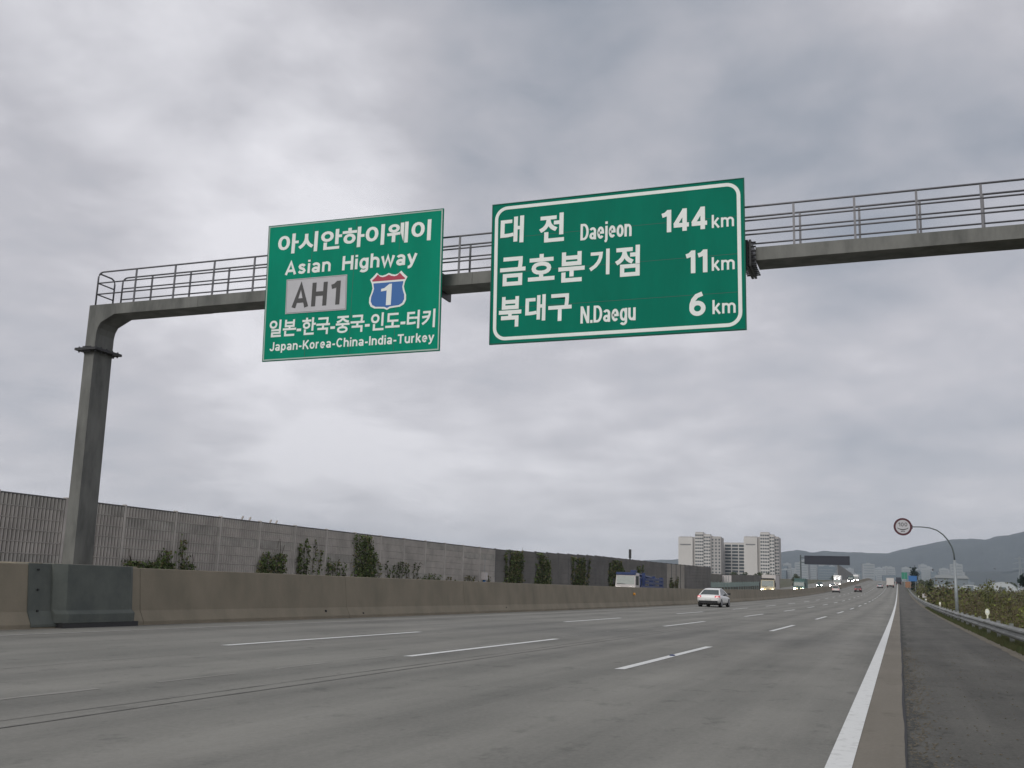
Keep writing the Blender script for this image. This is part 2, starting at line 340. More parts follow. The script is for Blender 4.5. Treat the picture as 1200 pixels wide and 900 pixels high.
# ------------------------------------------------------------------ median barrier, 10 m cast sections
bar = empty('median_barrier', 'long brown concrete median barrier running along the left lane', 'barrier')
prof = [(-17.03, -.05), (-17.03, .085), (-17.165, .34), (-17.285, 1.325), (-17.30, 1.34), (-17.50, 1.34), (-17.515, 1.325), (-17.63, .34), (-17.765, .085), (-17.765, -.05)]
mb = MB().prism(prof, 'y', .008, 9.992); mb.m[-6] = 0
sec = mb.build('barrier_section', ['barrier', 'barrier_top'], bar)
sec.data.polygons[0].material_index = 0
first = True
for i in range(-3, 90):
    y = .42 + 10 * i - 0
    if first: o = sec; first = False
    else: o = inst('barrier_section', sec.data, bar)
    o.location = (0, y, zr(y)); o.rotation_euler = (math.atan((zr(y + 10) - zr(y)) / 10), 0, 0)
for yy, zz in ((29.0, .22), (31.4, .12), (45.2, .2)):     # drain holes
    o = MB().tube([(-17.0, 0, 0), (-17.12, 0, .02)], .045, 10).build('drain_hole', 'black', bar); o.location = (-.085 if zz > .15 else -.045, yy, zz)
for yy in (70.4,):
    o = MB().tube([(-17.10, 0, 0), (-17.24, 0, 0)], .085, 12).build('reflector', 'reflector', bar); o.location = (0, yy, .93)

# steel cover bolted over the gantry footing
cov = empty('footing_cover', 'dark grey steel cover bolted to the median barrier below the gantry post', 'barrier cover', (-17.03, 16.95, 0))
def off(d, z0=.02): return [(d, z0), (d, .085), (-.135 + d, .36), (-.255 + d, 1.35), (-.6, 1.35), (-.6, z0)]
MB().prism(off(.022, .03), 'y', 0, 3.08).build('flange_plate', 'cover', cov, bevel=.006)
rings = []
for y, d in ((.62, .024), (.82, .215), (2.80, .215), (3.02, .10)):
    rings.append([(p[0] if p[0] > -.5 else -.6, y, p[1] + (.012 if p[1] > 1.3 else .0)) for p in [(d, .10), (d, .30), (d - .09, .37), (-.20 + d * 1.15, 1.35), (-.60, 1.35), (-.60, .10)]])
MB().loft(rings).build('bulge_plate', 'cover', cov, bevel=.012)
MB().prism([(0, 0), (.20, 0), (.20, .11), (0, .11)], 'y', .70, 3.05).build('plinth', 'dark', cov)
for yy, zs in ((.24, (.36, .80, 1.22)), (2.94, (.40, .85, 1.22))):
    for z in zs:
        x = .03 - .12 * max(0, (z - .36)) - .13 + (.10 if yy > 1 else 0)
        MB().tube([(x - .02, yy, z), (x + .022, yy, z)], .024, 6).build('bolt_head', 'black', cov)
tag(MB().box(-18.9, -17.52, 17.2, 20.6, -.1, 1.37).build('concrete_pedestal', 'barrier', bevel=.02), 'concrete block behind the median barrier that carries the gantry post', 'pedestal')

# ------------------------------------------------------------------ gantry
GY = 19.0; GD = .62
gan = empty('sign_gantry', 'grey steel box beam sign gantry with handrails spanning the motorway', 'gantry', (-18.25, GY, 0))
def G(b, name, m, **k):       # geometry given in world numbers; keep the root at the post foot
    b.v = [(v[0] + 18.25, v[1] - GY, v[2]) for v in b.v]; return b.build(name, m, gan, **k)
xl, xi = -18.43, -18.13
z_t = lambda x: 7.66 + (x + 18.43) * .0034
zf = 6.50
G(MB().prism([(xl + .06, 1.36), (xi + .10, 1.36), (xi, zf), (xl + .0, zf)], 'y', GY, GY + GD), 'post', 'steel', bevel=.008)
G(MB().prism([(xl, zf + .06), (xi, zf + .06), (xi, 6.93), (xi + .03, 7.08), (xi + .10, 7.20), (-17.64, 7.39), (-15.2, 7.40), (-15.2, z_t(-15.2)), (xl, 7.66)], 'y', GY, GY + GD), 'corner_box', 'steel', bevel=.006)
for a, c_ in ((-15.197, -8.2), (-8.197, -2.50), (-2.32, 4.9)):
    G(MB().prism([(a, z_t(a) - .265), (c_, z_t(c_) - .265), (c_, z_t(c_)), (a, z_t(a))], 'y', GY, GY + GD), 'beam', 'steel', bevel=.005)
for zz in (zf, zf + .032):
    G(MB().box(xl - .17, xi + .17, GY - .15, GY + GD + .15, zz, zz + .027), 'flange', 'bolt')
for i in range(5):
    for (bx, by) in ((xl - .1, GY - .07 + i * .19), (xi + .1, GY - .07 + i * .19), (xl + .04 + i * .055, GY - .09), (xl + .04 + i * .055, GY + GD + .09)):
        G(MB().tube([(bx, by, zf - .045), (bx, by, zf + .10)], .02, 6), 'bolt', 'bolt')
for xx in (-9.05, -2.49, -2.43):   # bolted splice collars
    G(MB().box(xx, xx + .045, GY - .13, GY + GD + .13, z_t(xx) - .40, z_t(xx) + .12), 'splice_collar', 'bolt')
for i in range(6):
    G(MB().tube([(-2.56, GY - .09, 7.36 + i * .085), (-2.30, GY - .09, 7.36 + i * .085)], .017, 6), 'bolt', 'bolt')
    G(MB().tube([(-2.56, GY + i * .12, 7.345), (-2.30, GY + i * .12, 7.345)], .017, 6), 'bolt', 'bolt')
# other leg, outside the shoulder
G(MB().prism([(4.6, -.4), (4.95, -.4), (4.9, z_t(4.9) - .27), (4.62, z_t(4.9) - .27)], 'y', GY, GY + GD), 'post', 'steel')
ra = .021
XF = [-18.28, -17.12, -15.96, -14.84, -13.72, -12.6, -11.55, -10.5, -9.5, -8.53, -7.4, -6.2, -5.0, -3.85, -2.72, -1.6, -.5, .58, 1.66, 2.75, 3.8, 4.85]
yf, yb = GY + .03, GY + GD - .03
def arc_end(y, x0, top):   # rounded rail end at x0
    r = .14; pts = [(x0, y, z_t(x0))]
    for a in range(0, 91, 15): pts.append((x0 + r - r * math.cos(R(a)), y, z_t(x0) + top - r + r * math.sin(R(a))))
    return pts
def railline(y, x0, h): return [(x, y, z_t(x) + h) for x in (x0, -12, -6, 0, 4.85)]
top = .84
G(MB().tube(arc_end(yf, -18.28, top) + railline(yf, -18.0, top)[1:], ra), 'top_rail', 'rail', smooth=True)
G(MB().tube(arc_end(yb, -18.02, top) + railline(yb, -17.7, top)[1:], ra), 'top_rail', 'rail', smooth=True)
for h in (.56, .275):
    G(MB().tube(railline(yf, -18.28, h), ra * .85), 'middle_rail', 'rail', smooth=True)
    G(MB().tube(railline(yb, -18.02, h), ra * .85), 'middle_rail', 'rail', smooth=True)
endl = [(-18.28, yf, z_t(-18.28) + top - .12)]
endl = [(-18.27, yf + .02, z_t(-18.28) + top - .03), (-18.27, yb - .12, z_t(-18.28) + top - .03), (-18.27, yb - .03, z_t(-18.28) + top - .07), (-18.27, yb, z_t(-18.28) + top - .16), (-18.27, yb, z_t(-18.28))]
G(MB().tube(endl, ra), 'end_rail', 'rail', smooth=True)
for h in (.56, .275): G(MB().tube([(-18.27, yf, 7.66 + h), (-18.27, yb, 7.66 + h)], ra * .85), 'end_rail', 'rail', smooth=True)
for i, x in enumerate(XF[1:]):
    for y in (yf, yb):
        xx = x if y == yf else x + (.01 if x < -8 else .07)
        G(MB().box(xx - .021, xx + .021, y - .012, y + .012, z_t(x), z_t(x) + top), 'railing_post', 'rail')

# ------------------------------------------------------------------ direction signs
SY = 18.6
def text_mesh(name, s_, x, z, wd, ht, m, parent, bold=.02, hang=False, sp_=1.0, dep=.004, yy=None):
    cu = bpy.data.curves.new(name, 'FONT'); cu.body = s_; cu.offset = bold; cu.resolution_u = 4; cu.space_character = sp_
    o = bpy.data.objects.new(name, cu); C.objects.link(o); bpy.context.view_layer.update()
    dg = bpy.context.evaluated_depsgraph_get(); me = bpy.data.meshes.new_from_object(o.evaluated_get(dg)); bpy.data.objects.remove(o); bpy.data.curves.remove(cu)
    n_ = len(me.vertices); co = np.empty(n_ * 3, 'f'); me.vertices.foreach_get('co', co); co = co.reshape(-1, 3)
    x0, x1 = co[:, 0].min(), co[:, 0].max()
    if hang: z0, zh = co[:, 1].min(), np.ptp(co[:, 1])
    else: z0, zh = -bold, CAP + 2 * bold
    out = np.zeros_like(co); out[:, 0] = x + (co[:, 0] - x0) / (x1 - x0) * wd; out[:, 2] = z + (co[:, 1] - z0) / zh * ht; out[:, 1] = -dep
    me.vertices.foreach_set('co', out.ravel()); me.materials.append(MT[m]); me.update()
    o = bpy.data.objects.new(name, me); C.objects.link(o); o.parent = parent
    if yy is not None: o.location.y = yy
    return o
_c = bpy.data.curves.new('t', 'FONT'); _c.body = 'H'; _o = bpy.data.objects.new('t', _c); C.objects.link(_o); bpy.context.view_layer.update(); CAP = _o.dimensions.y; bpy.data.objects.remove(_o)

def _arc(cx_, cy_, rx, ry, a0, a1, n=14):
    return [(cx_ + rx * math.cos(R(a0 + (a1 - a0) * i / n)), cy_ + ry * math.sin(R(a0 + (a1 - a0) * i / n))) for i in range(n + 1)]
_bowl = lambda cx_: _arc(cx_, .37, .19, .29, 0, 360, 22)[:-1] + ['c']
GLY = {
 'A': (.72, [[(.07, 0), (.36, .93), (.65, 0)], [(.17, .29), (.55, .29)]]), 'H': (.66, [[(.08, 0), (.08, 1)], [(.58, 0), (.58, 1)], [(.08, .52), (.58, .52)]]),
 'i': (.16, [[(.08, 0), (.08, .74)], [(.08, .85), (.08, 1)]]), 'h': (.54, [[(.08, 0), (.08, 1)], [(.08, .40)] + _arc(.27, .44, .19, .22, 180, 0) + [(.46, 0)]]),
 'n': (.54, [[(.08, 0), (.08, .74)], [(.08, .40)] + _arc(.27, .44, .19, .22, 180, 0) + [(.46, 0)]]), 'u': (.54, [[(.46, 0), (.46, .74)], [(.08, .74)] + _arc(.27, .30, .19, .22, 180, 360) + [(.46, .34)]]),
 'm': (.86, [[(.08, 0), (.08, .74)], [(.08, .40)] + _arc(.255, .46, .175, .20, 180, 0) + [(.43, 0)], [(.43, .40)] + _arc(.605, .46, .175, .20, 180, 0) + [(.78, 0)]]),
 'a': (.54, [_arc(.25, .215, .165, .135, 0, 360, 18)[:-1] + ['c'], _arc(.255, .50, .185, .16, 155, 0) + [(.44, 0)]]),
 's': (.50, [[(.41, .55), (.36, .63), (.25, .665), (.14, .63), (.10, .54), (.14, .44), (.25, .385), (.36, .33), (.41, .22), (.36, .11), (.25, .075), (.13, .11), (.07, .20)]]),
 'g': (.54, [_bowl(.27), [(.46, .74)] + _arc(.27, -.03, .19, .14, 0, -155)]), 'y': (.54, [[(.05, .74), (.27, .07)], [(.49, .74), (.25, .0), (.19, -.12), (.12, -.165), (.04, -.165)]]),
 'w': (.76, [[(.05, .74), (.21, .05), (.38, .70), (.55, .05), (.71, .74)]]), 'J': (.50, [[(.42, 1)] + _arc(.25, .27, .17, .19, 0, -180)]),
 'p': (.54, [[(.08, -.25), (.08, .74)], _bowl(.27)]), 'K': (.64, [[(.08, 0), (.08, 1)], [(.58, 1), (.12, .40)], [(.25, .57), (.60, 0)]]), 'o': (.54, [_bowl(.27)]),
 'r': (.36, [[(.08, 0), (.08, .74)], [(.08, .38)] + _arc(.27, .43, .19, .235, 180, 80)]), 'e': (.54, [[(.08, .37), (.45, .37)] + _arc(.27, .37, .18, .29, 0, 318, 20)[1:]]),
 'C': (.66, [_arc(.35, .5, .27, .42, 42, 318, 22)]), 'I': (.16, [[(.08, 0), (.08, 1)]]), 'd': (.54, [[(.46, 0), (.46, 1)], _bowl(.27)]), 'T': (.60, [[(0, .92), (.60, .92)], [(.30, .92), (.30, 0)]]),
 'k': (.50, [[(.08, 0), (.08, 1)], [(.44, .74), (.10, .28)], [(.20, .42), (.47, 0)]]), '-': (.34, [[(.03, .35), (.31, .35)]]),
 'D': (.64, [[(.08, .08), (.08, .92), (.27, .92)] + _arc(.27, .5, .29, .42, 90, -90, 16)[1:-1] + [(.27, .08), 'c']]), 'j': (.20, [[(.10, .74), (.10, -.06), (.06, -.15), (-.04, -.17)], [(.10, .85), (.10, 1)]]),
 'N': (.66, [[(.08, 0), (.08, 1)], [(.10, .96), (.56, .04)], [(.58, 0), (.58, 1)]]), '.': (.16, [[(.08, 0), (.08, .17)]]),
 '1': (.42, [[(.34, 0), (.34, 1)], [(.30, .90), (.19, .80), (.04, .76)]]), '4': (.66, [[(.48, 0), (.48, 1)], [(.47, .93), (.08, .29)], [(.02, .27), (.66, .27)]]),
 '6': (.60, [_arc(.30, .31, .215, .23, 0, 360, 22)[:-1] + ['c'], [(.085, .31), (.09, .48), (.15, .68), (.27, .84), (.48, .93)]]), '0': (.58, [_arc(.29, .5, .21, .42, 0, 360, 24)[:-1] + ['c']]), ' ': (.32, [])}
def stroke_text(name, s_, x, z, wd, ht, m, parent, sw=.16, dep=.004, gap=.10):
    """lettering laid as even strokes: x, z baseline start, wd total width, ht cap height, sw stroke / cap height"""
    adv = sum(GLY[c][0] for c in s_) + gap * (len(s_) - 1); kx = wd / adv; w_ = sw * ht / 2; b = MB(); cur = 0.; lay = 0
    for ch in s_:
        a, st = GLY[ch]
        for pl_ in st:
            closed = pl_[-1] == 'c'; P_ = [Vector((x + (cur + q[0]) * kx, z + q[1] * ht)) for q in pl_ if q != 'c']; n_ = len(P_); base = len(b.v); lay = (lay + 1) % 4; d0 = -(dep + lay * .0004)
            for i, p_ in enumerate(P_):
                e0 = (p_ - P_[i - 1]).normalized() if (i > 0 or closed) else None; e1 = (P_[(i + 1) % n_] - p_).normalized() if (i < n_ - 1 or closed) else None
                if e0 is None: e0 = e1
                if e1 is None: e1 = e0
                nn2 = Vector((-(e0.y + e1.y), e0.x + e1.x)); nn2 = nn2.normalized() if nn2.length > 1e-6 else Vector((-e0.y, e0.x))
                k_ = min(1.9, 1 / max(.3, nn2.dot(Vector((-e0.y, e0.x))))) * w_
                for sg in (1, -1): b.v.append((p_.x + nn2.x * k_ * sg, d0, p_.y + nn2.y * k_ * sg))
            for i in range(n_ if closed else n_ - 1):
                j = (i + 1) % n_; b.f.append((base + 2 * i, base + 2 * i + 1, base + 2 * j + 1, base + 2 * j)); b.m.append(0)
        cur += a + gap
    return b.build(name, m, parent)

def sign_root(name, label, corners):
    """corners: TL TR BR BL in (x,z)"""
    x0 = corners[3][0]; z0 = corners[3][1]
    t = empty(name, label, 'road sign', (x0, SY, z0))
    loc = [(c[0] - x0, c[1] - z0) for c in corners]
    return t, loc, x0, z0
def inset(q, d):
    cx_ = sum(p[0] for p in q) / 4; cz_ = sum(p[1] for p in q) / 4
    return [(p[0] - math.copysign(d, p[0] - cx_), p[1] - math.copysign(d, p[1] - cz_)) for p in q]
def frame(q, d0, d1, y0, y1):
    a, b2 = inset(q, d0), inset(q, d1); m = MB()
    for i in range(4):
        j = (i + 1) % 4; m.prism([a[i], a[j], b2[j], b2[i]], 'y', y0, y1)
    return m
def brackets(t, q, zbeam, xs, hgt):
    for x in xs:
        MB().box(x - .04, x + .04, .031, .10, .15, hgt - .15).build('back_frame', 'alu', t)
        MB().box(x - .05, x + .05, .10, .395, zbeam - .02, zbeam + .06).build('bracket', 'bolt', t)
        MB().box(x - .05, x + .05, .10, .395, zbeam + .20, zbeam + .26).build('bracket', 'bolt', t)
# left sign
t, q, X0, Z0 = sign_root('direction_sign', 'green Asian Highway sign with silver AH1 plate and blue route shield, left on the gantry', [(-13.112, 9.055), (-8.749, 9.029), (-8.692, 5.914), (-12.998, 5.885)])
MB().prism(q, 'y', .0, .03).build('panel', 'green_l', t)
for xx in (1.08, 2.16, 3.24): MB().box(xx - .004, xx + .004, -.0012, .0, .05, 3.08).build('panel_seam', 'edge_d', t)
frame(q, -.012, .015, -.012, .034).build('outer_edge', 'edge_d', t); frame(q, .018, .045, -.0035, .001).build('border_line', 'edge_l', t)
brackets(t, q, 7.44 - Z0, (.7, 2.2, 3.6), 3.15)
for s_, x, z, a, c_, bo, hg in (("아시안하이웨이", -12.820, 8.342, 3.80, .47, .031, True), ("일본-한국-중국-인도-터키", -12.871, 6.424, 4.046, .40, .023, True)):
    text_mesh('legend', s_, x - X0, z - Z0, a, c_, 'white', t, bo, hg)
for s_, x, z, a, c_, k_ in (("Asian", -12.582, 7.849, 1.170, .307, .18), ("Highway", -11.126, 7.840, 1.808, .325, .18), ("Japan-Korea-China-India-Turkey", -12.824, 6.115, 3.995, .200, .165)):
    stroke_text('legend', s_, x - X0, z - Z0, a, c_, 'white', t, k_ * 1.08)
pq = [(-12.516 - X0, 7.736 - Z0), (-10.986 - X0, 7.736 - Z0), (-10.955 - X0, 6.941 - Z0), (-12.486 - X0, 6.941 - Z0)]
pl = MB().prism(pq, 'y', -.010, -.0005).build('route_plate', 'silver', t)
frame(pq, -.022, .018, -.014, -.0003).build('plate_frame', 'charcoal', pl)
stroke_text('route_number', 'AH1', -12.325 - X0, 7.070 - Z0, 1.19, .54, 'charcoal', pl, .19, dep=.0135, gap=.16)
# interstate-like shield outline
def shield(k):
    # x, z in shield units (width 1, height 1), symmetric
    h_ = [(.0, .955), (.08, .915), (.17, .895), (.25, .915), (.325, .985), (.40, .90), (.495, .815), (.44, .70), (.415, .58), (.44, .47), (.485, .35), (.49, .22), (.44, .115), (.34, .06), (.20, .05), (.08, .04), (.0, 0)]
    pts = h_ + [(-x, z) for x, z in h_[::-1][1:-1]]
    return [(x * k, .48 + (z - .48) * k) for x, z in pts]
sw, sh_ = .90, .86; sx, sz = -9.965 - X0, 6.87 - Z0
def place(pts, a=sw, b2=sh_): return [(sx + x * a, sz + z * b2) for x, z in pts]
sh0 = MB().prism(place(shield(1.0)), 'y', -.008, -.0005).build('route_shield', 'white', t)
inn = shield(.90)
blue_pts = [p for p in inn if p[1] < .70]; 
xr = .395
blue_pts = sorted([p for p in blue_pts if p[0] >= 0], key=lambda p: -p[1]) + sorted([p for p in blue_pts if p[0] < 0], key=lambda p: p[1])
blue_pts = [(-xr, .71), (xr, .71)] + blue_pts
MB().prism(place(blue_pts), 'y', -.0115, -.0075).build('shield_field', 'blue', sh0)
rp = [p for p in inn if p[1] > .76 and p[0] >= 0]; rp = rp + [(.42, .76)]; rp = rp + [(-x, z) for x, z in rp[::-1] if x > 0]
MB().prism(place(rp), 'y', -.0115, -.0075).build('shield_crown', 'red', sh0)
MB().prism(place([(.10, .665), (.035, .665), (-.10, .565), (-.18, .55), (-.18, .485), (-.03, .50), (-.03, .12), (.10, .12)]), 'y', -.014, -.011).build('shield_number', 'white', sh0)
# right sign
t, q, X0, Z0 = sign_root('direction_sign', 'larger green distance sign listing Daejeon 144 km, in the middle of the gantry', [(-7.635, 8.990), (-2.461, 8.991), (-2.452, 5.990), (-7.594, 5.980)])
MB().prism(q, 'y', .0, .03).build('panel', 'green_r', t)
for zz in (.75, 1.5, 2.25): MB().box(.16, 5.0, -.0012, .0, zz - .004, zz + .004).build('panel_seam', 'edge_d', t)
frame(q, -.012, .018, -.012, .034).build('outer_edge', 'edge_d', t)
brackets(t, q, 7.47 - Z0, (.8, 2.6, 4.4), 3.0)
def rrect(q, d, r):
    a = inset(q, d); out = []
    cen = [(1, -1, 90), (-1, -1, 0), (-1, 1, -90), (1, 1, 180)]
    for (p, (sx_, sz_, a0)), in zip(zip(a, cen)):
        c_ = (p[0] + sx_ * r, p[1] + sz_ * r)
        for k in range(9):
            an = R(a0 + 90 - k * 90 / 8); out.append((c_[0] + r * math.cos(an), c_[1] + r * math.sin(an)))
    return out
ro, ri = rrect(q, .075, .27), rrect(q, .145, .20); m = MB(); nn_ = len(ro)
for i in range(nn_):
    j = (i + 1) % nn_; m.prism([ro[i], ro[j], ri[j], ri[i]], 'y', -.004, 0)
m.build('border_line', 'white', t)
for s_, x, z, a, c_ in (("대", -7.429, 8.104, .512, .580), ("전", -6.583, 8.052, .536, .608), ("금", -7.406, 7.194, .553, .612), ("호", -6.794, 7.250, .566, .565), ("분", -6.149, 7.175, .549, .630), ("기", -5.507, 7.275, .416, .53), ("점", -4.979, 7.199, .496, .632),
                        ("북", -7.401, 6.326, .486, .638), ("대", -6.830, 6.417, .429, .545), ("구", -6.343, 6.387, .488, .56)):
    text_mesh('legend_syllable', s_, x - X0, z - Z0, a, c_, 'white', t, .028, True)
for s_, x, z, a, c_, bo in (("Daejeon", -5.696, 8.022, 1.04, .352, .14), ("144", -4.064, 8.029, .893, .457, .19), ("km", -3.084, 8.033, .426, .263, .155), ("11", -3.592, 7.162, .416, .455, .19), ("km", -3.090, 7.179, .436, .269, .155),
                            ("N.Daegu", -5.663, 6.305, 1.103, .350, .14), ("6", -3.515, 6.320, .307, .457, .19), ("km", -3.082, 6.330, .437, .273, .155)):
    stroke_text('legend', s_, x - X0, z - Z0, a, c_, 'white', t, bo)

# ------------------------------------------------------------------ noise wall beyond the opposite carriageway
WX = -33.2
nw = empty('noise_wall', 'long ribbed grey noise wall behind the opposite carriageway', 'noise wall', (WX, 12.6, 0))
def panel_mesh(mats, ribs, hgt, L=3.44):
    b = MB(); b.box(-.10, 0, .01, L - .01, .012, hgt - .006, 0)
    if ribs:
        nr = 17; pit = L / nr
        for i in range(nr): b.prism([(0.0, .05 + i * pit - .01), (.07, .075 + i * pit), (.07, .125 + i * pit), (0.0, .15 + i * pit + .01)], 'z', .034, hgt - .01, 1)
        b.box(-.001, .040, .012, L - .012, .004, .033, 1)
        # the prism profile is in x,y
    o = b.build('panel', mats, nw); me = o.data; bpy.data.objects.remove(o); return me
PH = .47
pm_rib = panel_mesh(['wall_back', 'wall_rib'], True, PH); pm_dark = panel_mesh(['wall_dark', 'wall_dark'], True, PH); pm_rib2 = panel_mesh(['wall_back', 'wall_rib_old'], True, PH); pm_light = panel_mesh(['wall_light', 'wall_light'], False, PH)
post_me = None; cnt = 0
stuffv = MB()
def bay_kind(y):
    if y < 84: return 'rib'
    if 156 < y < 168: return 'light'
    return 'dark'
bays = 51
for k in range(bays):
    y = 12.6 + 3.6 * k; kd = bay_kind(y); rows = 9
    hh = PH * (1 + .115 * min(1, max(0, (y - 84) / 33)) + .025 * min(1, max(0, (y - 117) / 80)))
    z0 = zr(y + 1.8) - .02; top_z = z0 + rows * hh
    post_h = rows * hh + .10
    pmx = MB().box(-.12, .05, -.07, .07, -.4, post_h)
    if y < 78 and post_me is None: post_me = pmx.build('wall_post', 'wall_rib', nw).data; nwp = bpy.data.objects[-1]; pass
    o = pmx.build('wall_post', 'wall_rib' if kd == 'rib' else 'wall_cap', nw); o.location = (0, y - 12.6 - .0, zr(y) - .02)
    bk = MB().box(-.16, -.115, .0, 3.6, -.3, rows * hh).build('gap_light_blocker', 'wall_back' if kd == 'rib' else 'wall_dark', nw); bk.location = (0, y - 12.6, z0)  # sheet added to keep sky light from showing through the panel gaps
    capb = MB().box(-.13, .06, .09, 3.51, rows * hh - .004, rows * hh + .05).build('wall_cap', 'wall_cap', nw); capb.location = (0, y - 12.6, z0); capb.rotation_euler = (math.atan((zr(y + 3.6) - zr(y)) / 3.6), 0, 0)
    for r in range(rows):
        me = {'rib': pm_rib, 'dark': pm_dark, 'light': pm_light}[kd]
        if y > 26 and cnt < 298:
            if kd == 'rib' and (k * 7 + r * 3) % 11 in (0, 4): me = pm_rib2
            o = inst('panel', me, nw, (0, y - 12.6 + .09, z0 + r * hh), scale=(1, 1, hh / PH)); o.location.x += rng.normal(0, .004); cnt += 1
        else:
            base = len(stuffv.v); nv = len(me.vertices)
            for vv in me.vertices: stuffv.v.append((vv.co.x, vv.co.y + y - 12.6 + .09, vv.co.z * hh / PH + z0 + r * hh))
            for pp in me.polygons: stuffv.f.append(tuple(base + i for i in pp.vertices)); stuffv.m.append({'rib': pp.material_index, 'dark': 2, 'light': 3}[kd])
for o in [x for x in C.objects if x.name.startswith('wall_post') and x.location.length == 0]: bpy.data.objects.remove(o)
stuffv.build('panel_field', ['wall_back', 'wall_rib', 'wall_dark', 'wall_light'], nw, kind='stuff')
# small caps knocked askew on top of the wall near the vines
for yy in (46.9, 47.6, 49.6, 50.2):
    MB().tube([(-.05, yy - 12.6, 4.27), (.0, yy - 12.6 + .05, 4.46)], .05, 6).build('loose_bracket', 'wall_rib', nw)
# second, brown wall and pale fence further on
w2 = empty('noise_wall', 'low brown noise wall beyond the end of the long grey one', 'noise wall', (-36.5, 205, zr(205)))
for i in range(24):
    y = 6 * i; z = zr(205 + y) - zr(205)
    o = MB().box(-.1, .1, .03, 5.97, -.3, 3.75 if i % 5 else 3.6).build('wall_panel', 'wall_brown', w2); o.location = (0, y, z)
w3 = empty('roadside_fence', 'pale green roadside fence with thin posts beyond the white car', 'fence', (-34.0, 198, zr(198)))
for i in range(30):
    y = 4 * i; z = zr(198 + y) - zr(198)
    o = MB().box(-.04, .04, -.04, .04, -.2, 2.2).build('fence_post', 'fence', w3); o.location = (0, y, z)
    o = MB().box(-.015, .015, .05, 3.95, 1.1, 2.05).build('fence_panel', 'fence', w3); o.location = (0, y, z)
w4 = empty('noise_wall', 'dark tall wall wedge on the left far up the motorway', 'noise wall', (-36, 690, zr(690)))
for i in range(12):
    y = 24 * i; o = MB().box(-.15, .15, .05, 23.9, -1, 9.5 - i * .25).build('wall_panel', 'wall_dark', w4); o.location = (0, y, zr(690 + y) - zr(690))

# climbing plants on the wall
def leaves(npts, pos, size, tilt=1.0, facing=None):
    """pos: (n,3) array -> quads"""
    n = len(pos); s = size * rng.uniform(.6, 1.4, n)
    a = rng.normal(size=(n, 3)); a /= np.linalg.norm(a, axis=1)[:, None]
    b_ = rng.normal(size=(n, 3)); b_ -= (b_ * a).sum(1)[:, None] * a; b_ /= np.linalg.norm(b_, axis=1)[:, None]
    P = np.stack([pos - a * s[:, None] * .5, pos + b_ * s[:, None] * .32, pos + a * s[:, None] * .5, pos - b_ * s[:, None] * .32], 1).reshape(-1, 3)
    return P
def leaf_obj(name, pos, size, mats, parent=None, kind=None, probs=None):
    P = leaves(len(pos), pos, size); n = len(pos)
    me = bpy.data.meshes.new(name); me.vertices.add(4 * n); me.vertices.foreach_set('co', P.astype('f').ravel())
    me.loops.add(4 * n); me.loops.foreach_set('vertex_index', np.arange(4 * n, dtype='i')); me.polygons.add(n)
    me.polygons.foreach_set('loop_start', np.arange(0, 4 * n, 4, dtype='i')); me.polygons.foreach_set('loop_total', np.full(n, 4, 'i'))
    for m in mats: me.materials.append(MT[m])
    if len(mats) > 1: me.polygons.foreach_set('material_index', rng.choice(len(mats), n, p=probs).astype('i'))
    me.update(calc_edges=True)
    o = bpy.data.objects.new(name, me); C.objects.link(o)
    if parent: o.parent = parent
    if kind: o['kind'] = kind
    return o
def vine(y0, y1, z1, n, label, size=.16, sparse=False, stems=4, col=None, probs=(.4, .4, .2), fan=False, z0=.9, x=WX + .12):
    t = empty('climbing_vine', label, 'vine', (x, (y0 + y1) / 2, zr((y0 + y1) / 2)), group=None); w_ = y1 - y0
    b = MB(); pts = []
    for i in range(stems):
        a = w_ / 2 * (-.92 + 1.84 * (i + rng.uniform(.2, .8)) / stems); tp = z1 * rng.uniform(.6, 1.0); lean = rng.normal(0, .25)
        pl_ = []
        for k in range(9):
            zz = tp * k / 8; pl_.append((rng.normal(0, .02) + .05, a + lean * zz * .4 + .12 * math.sin(k * 1.3 + i), zz))
        b.tube(pl_, .03, 5, r2=.012)
        per = int(n * 1.15) // stems
        for _ in range(per):
            u = rng.random() ** (.8 if not sparse else .6); k = u * 8; i0 = min(7, int(k)); fr = k - i0
            c0 = np.array(pl_[i0]) * (1 - fr) + np.array(pl_[i0 + 1]) * fr
            sg = (.34 if not sparse else .17) * (1.25 - .75 * u)
            pts.append(c0 + rng.normal(0, 1, 3) * (.05, sg, sg * .8))
    for _ in range(stems * (3 if sparse else 1)):   # side twigs
        q0 = pts[int(rng.integers(len(pts)))]; b.tube([tuple(q0), tuple(q0 + rng.normal(0, 1, 3) * (.03, .25, .2))], .01, 4)
    b.build('stem', 'twig', t)
    if col:      # a bay grown over edge to edge
        kk = int(n * 1.1); yy_ = rng.uniform(-w_ / 2, w_ / 2, kk); zz_ = col * rng.random(kk) ** 1.15; yy_ = yy_ * (.72 + .30 * np.sin(zz_ * 1.9 + y0) + .16 * np.sin(zz_ * 5.3 + y1)) + .18 * np.sin(zz_ * 2.7 + y1)
        keep = rng.random(kk) < .10 + .62 * (np.sin(yy_ * 5 / w_ + zz_ * 2.1) * .5 + .5); pts += list(np.stack([rng.normal(0, .05, kk), yy_, zz_], 1)[keep])
    pts = np.array(pts); cap_ = (col or z1) + .02; m_over = pts[:, 2] > cap_; pts[m_over, 2] = rng.uniform(.3, 1, m_over.sum()) * cap_; pts[:, 0] = np.abs(pts[:, 0]) + .02
    leaf_obj('leaves', pts, size, ['leaf', 'leaf2', 'leaf3'], t, probs=list(probs)); return t
vine(37.9, 43.0, 2.35, 1500, 'dark green bushy vine low on the wall, just right of the gantry post', stems=13, col=1.75)
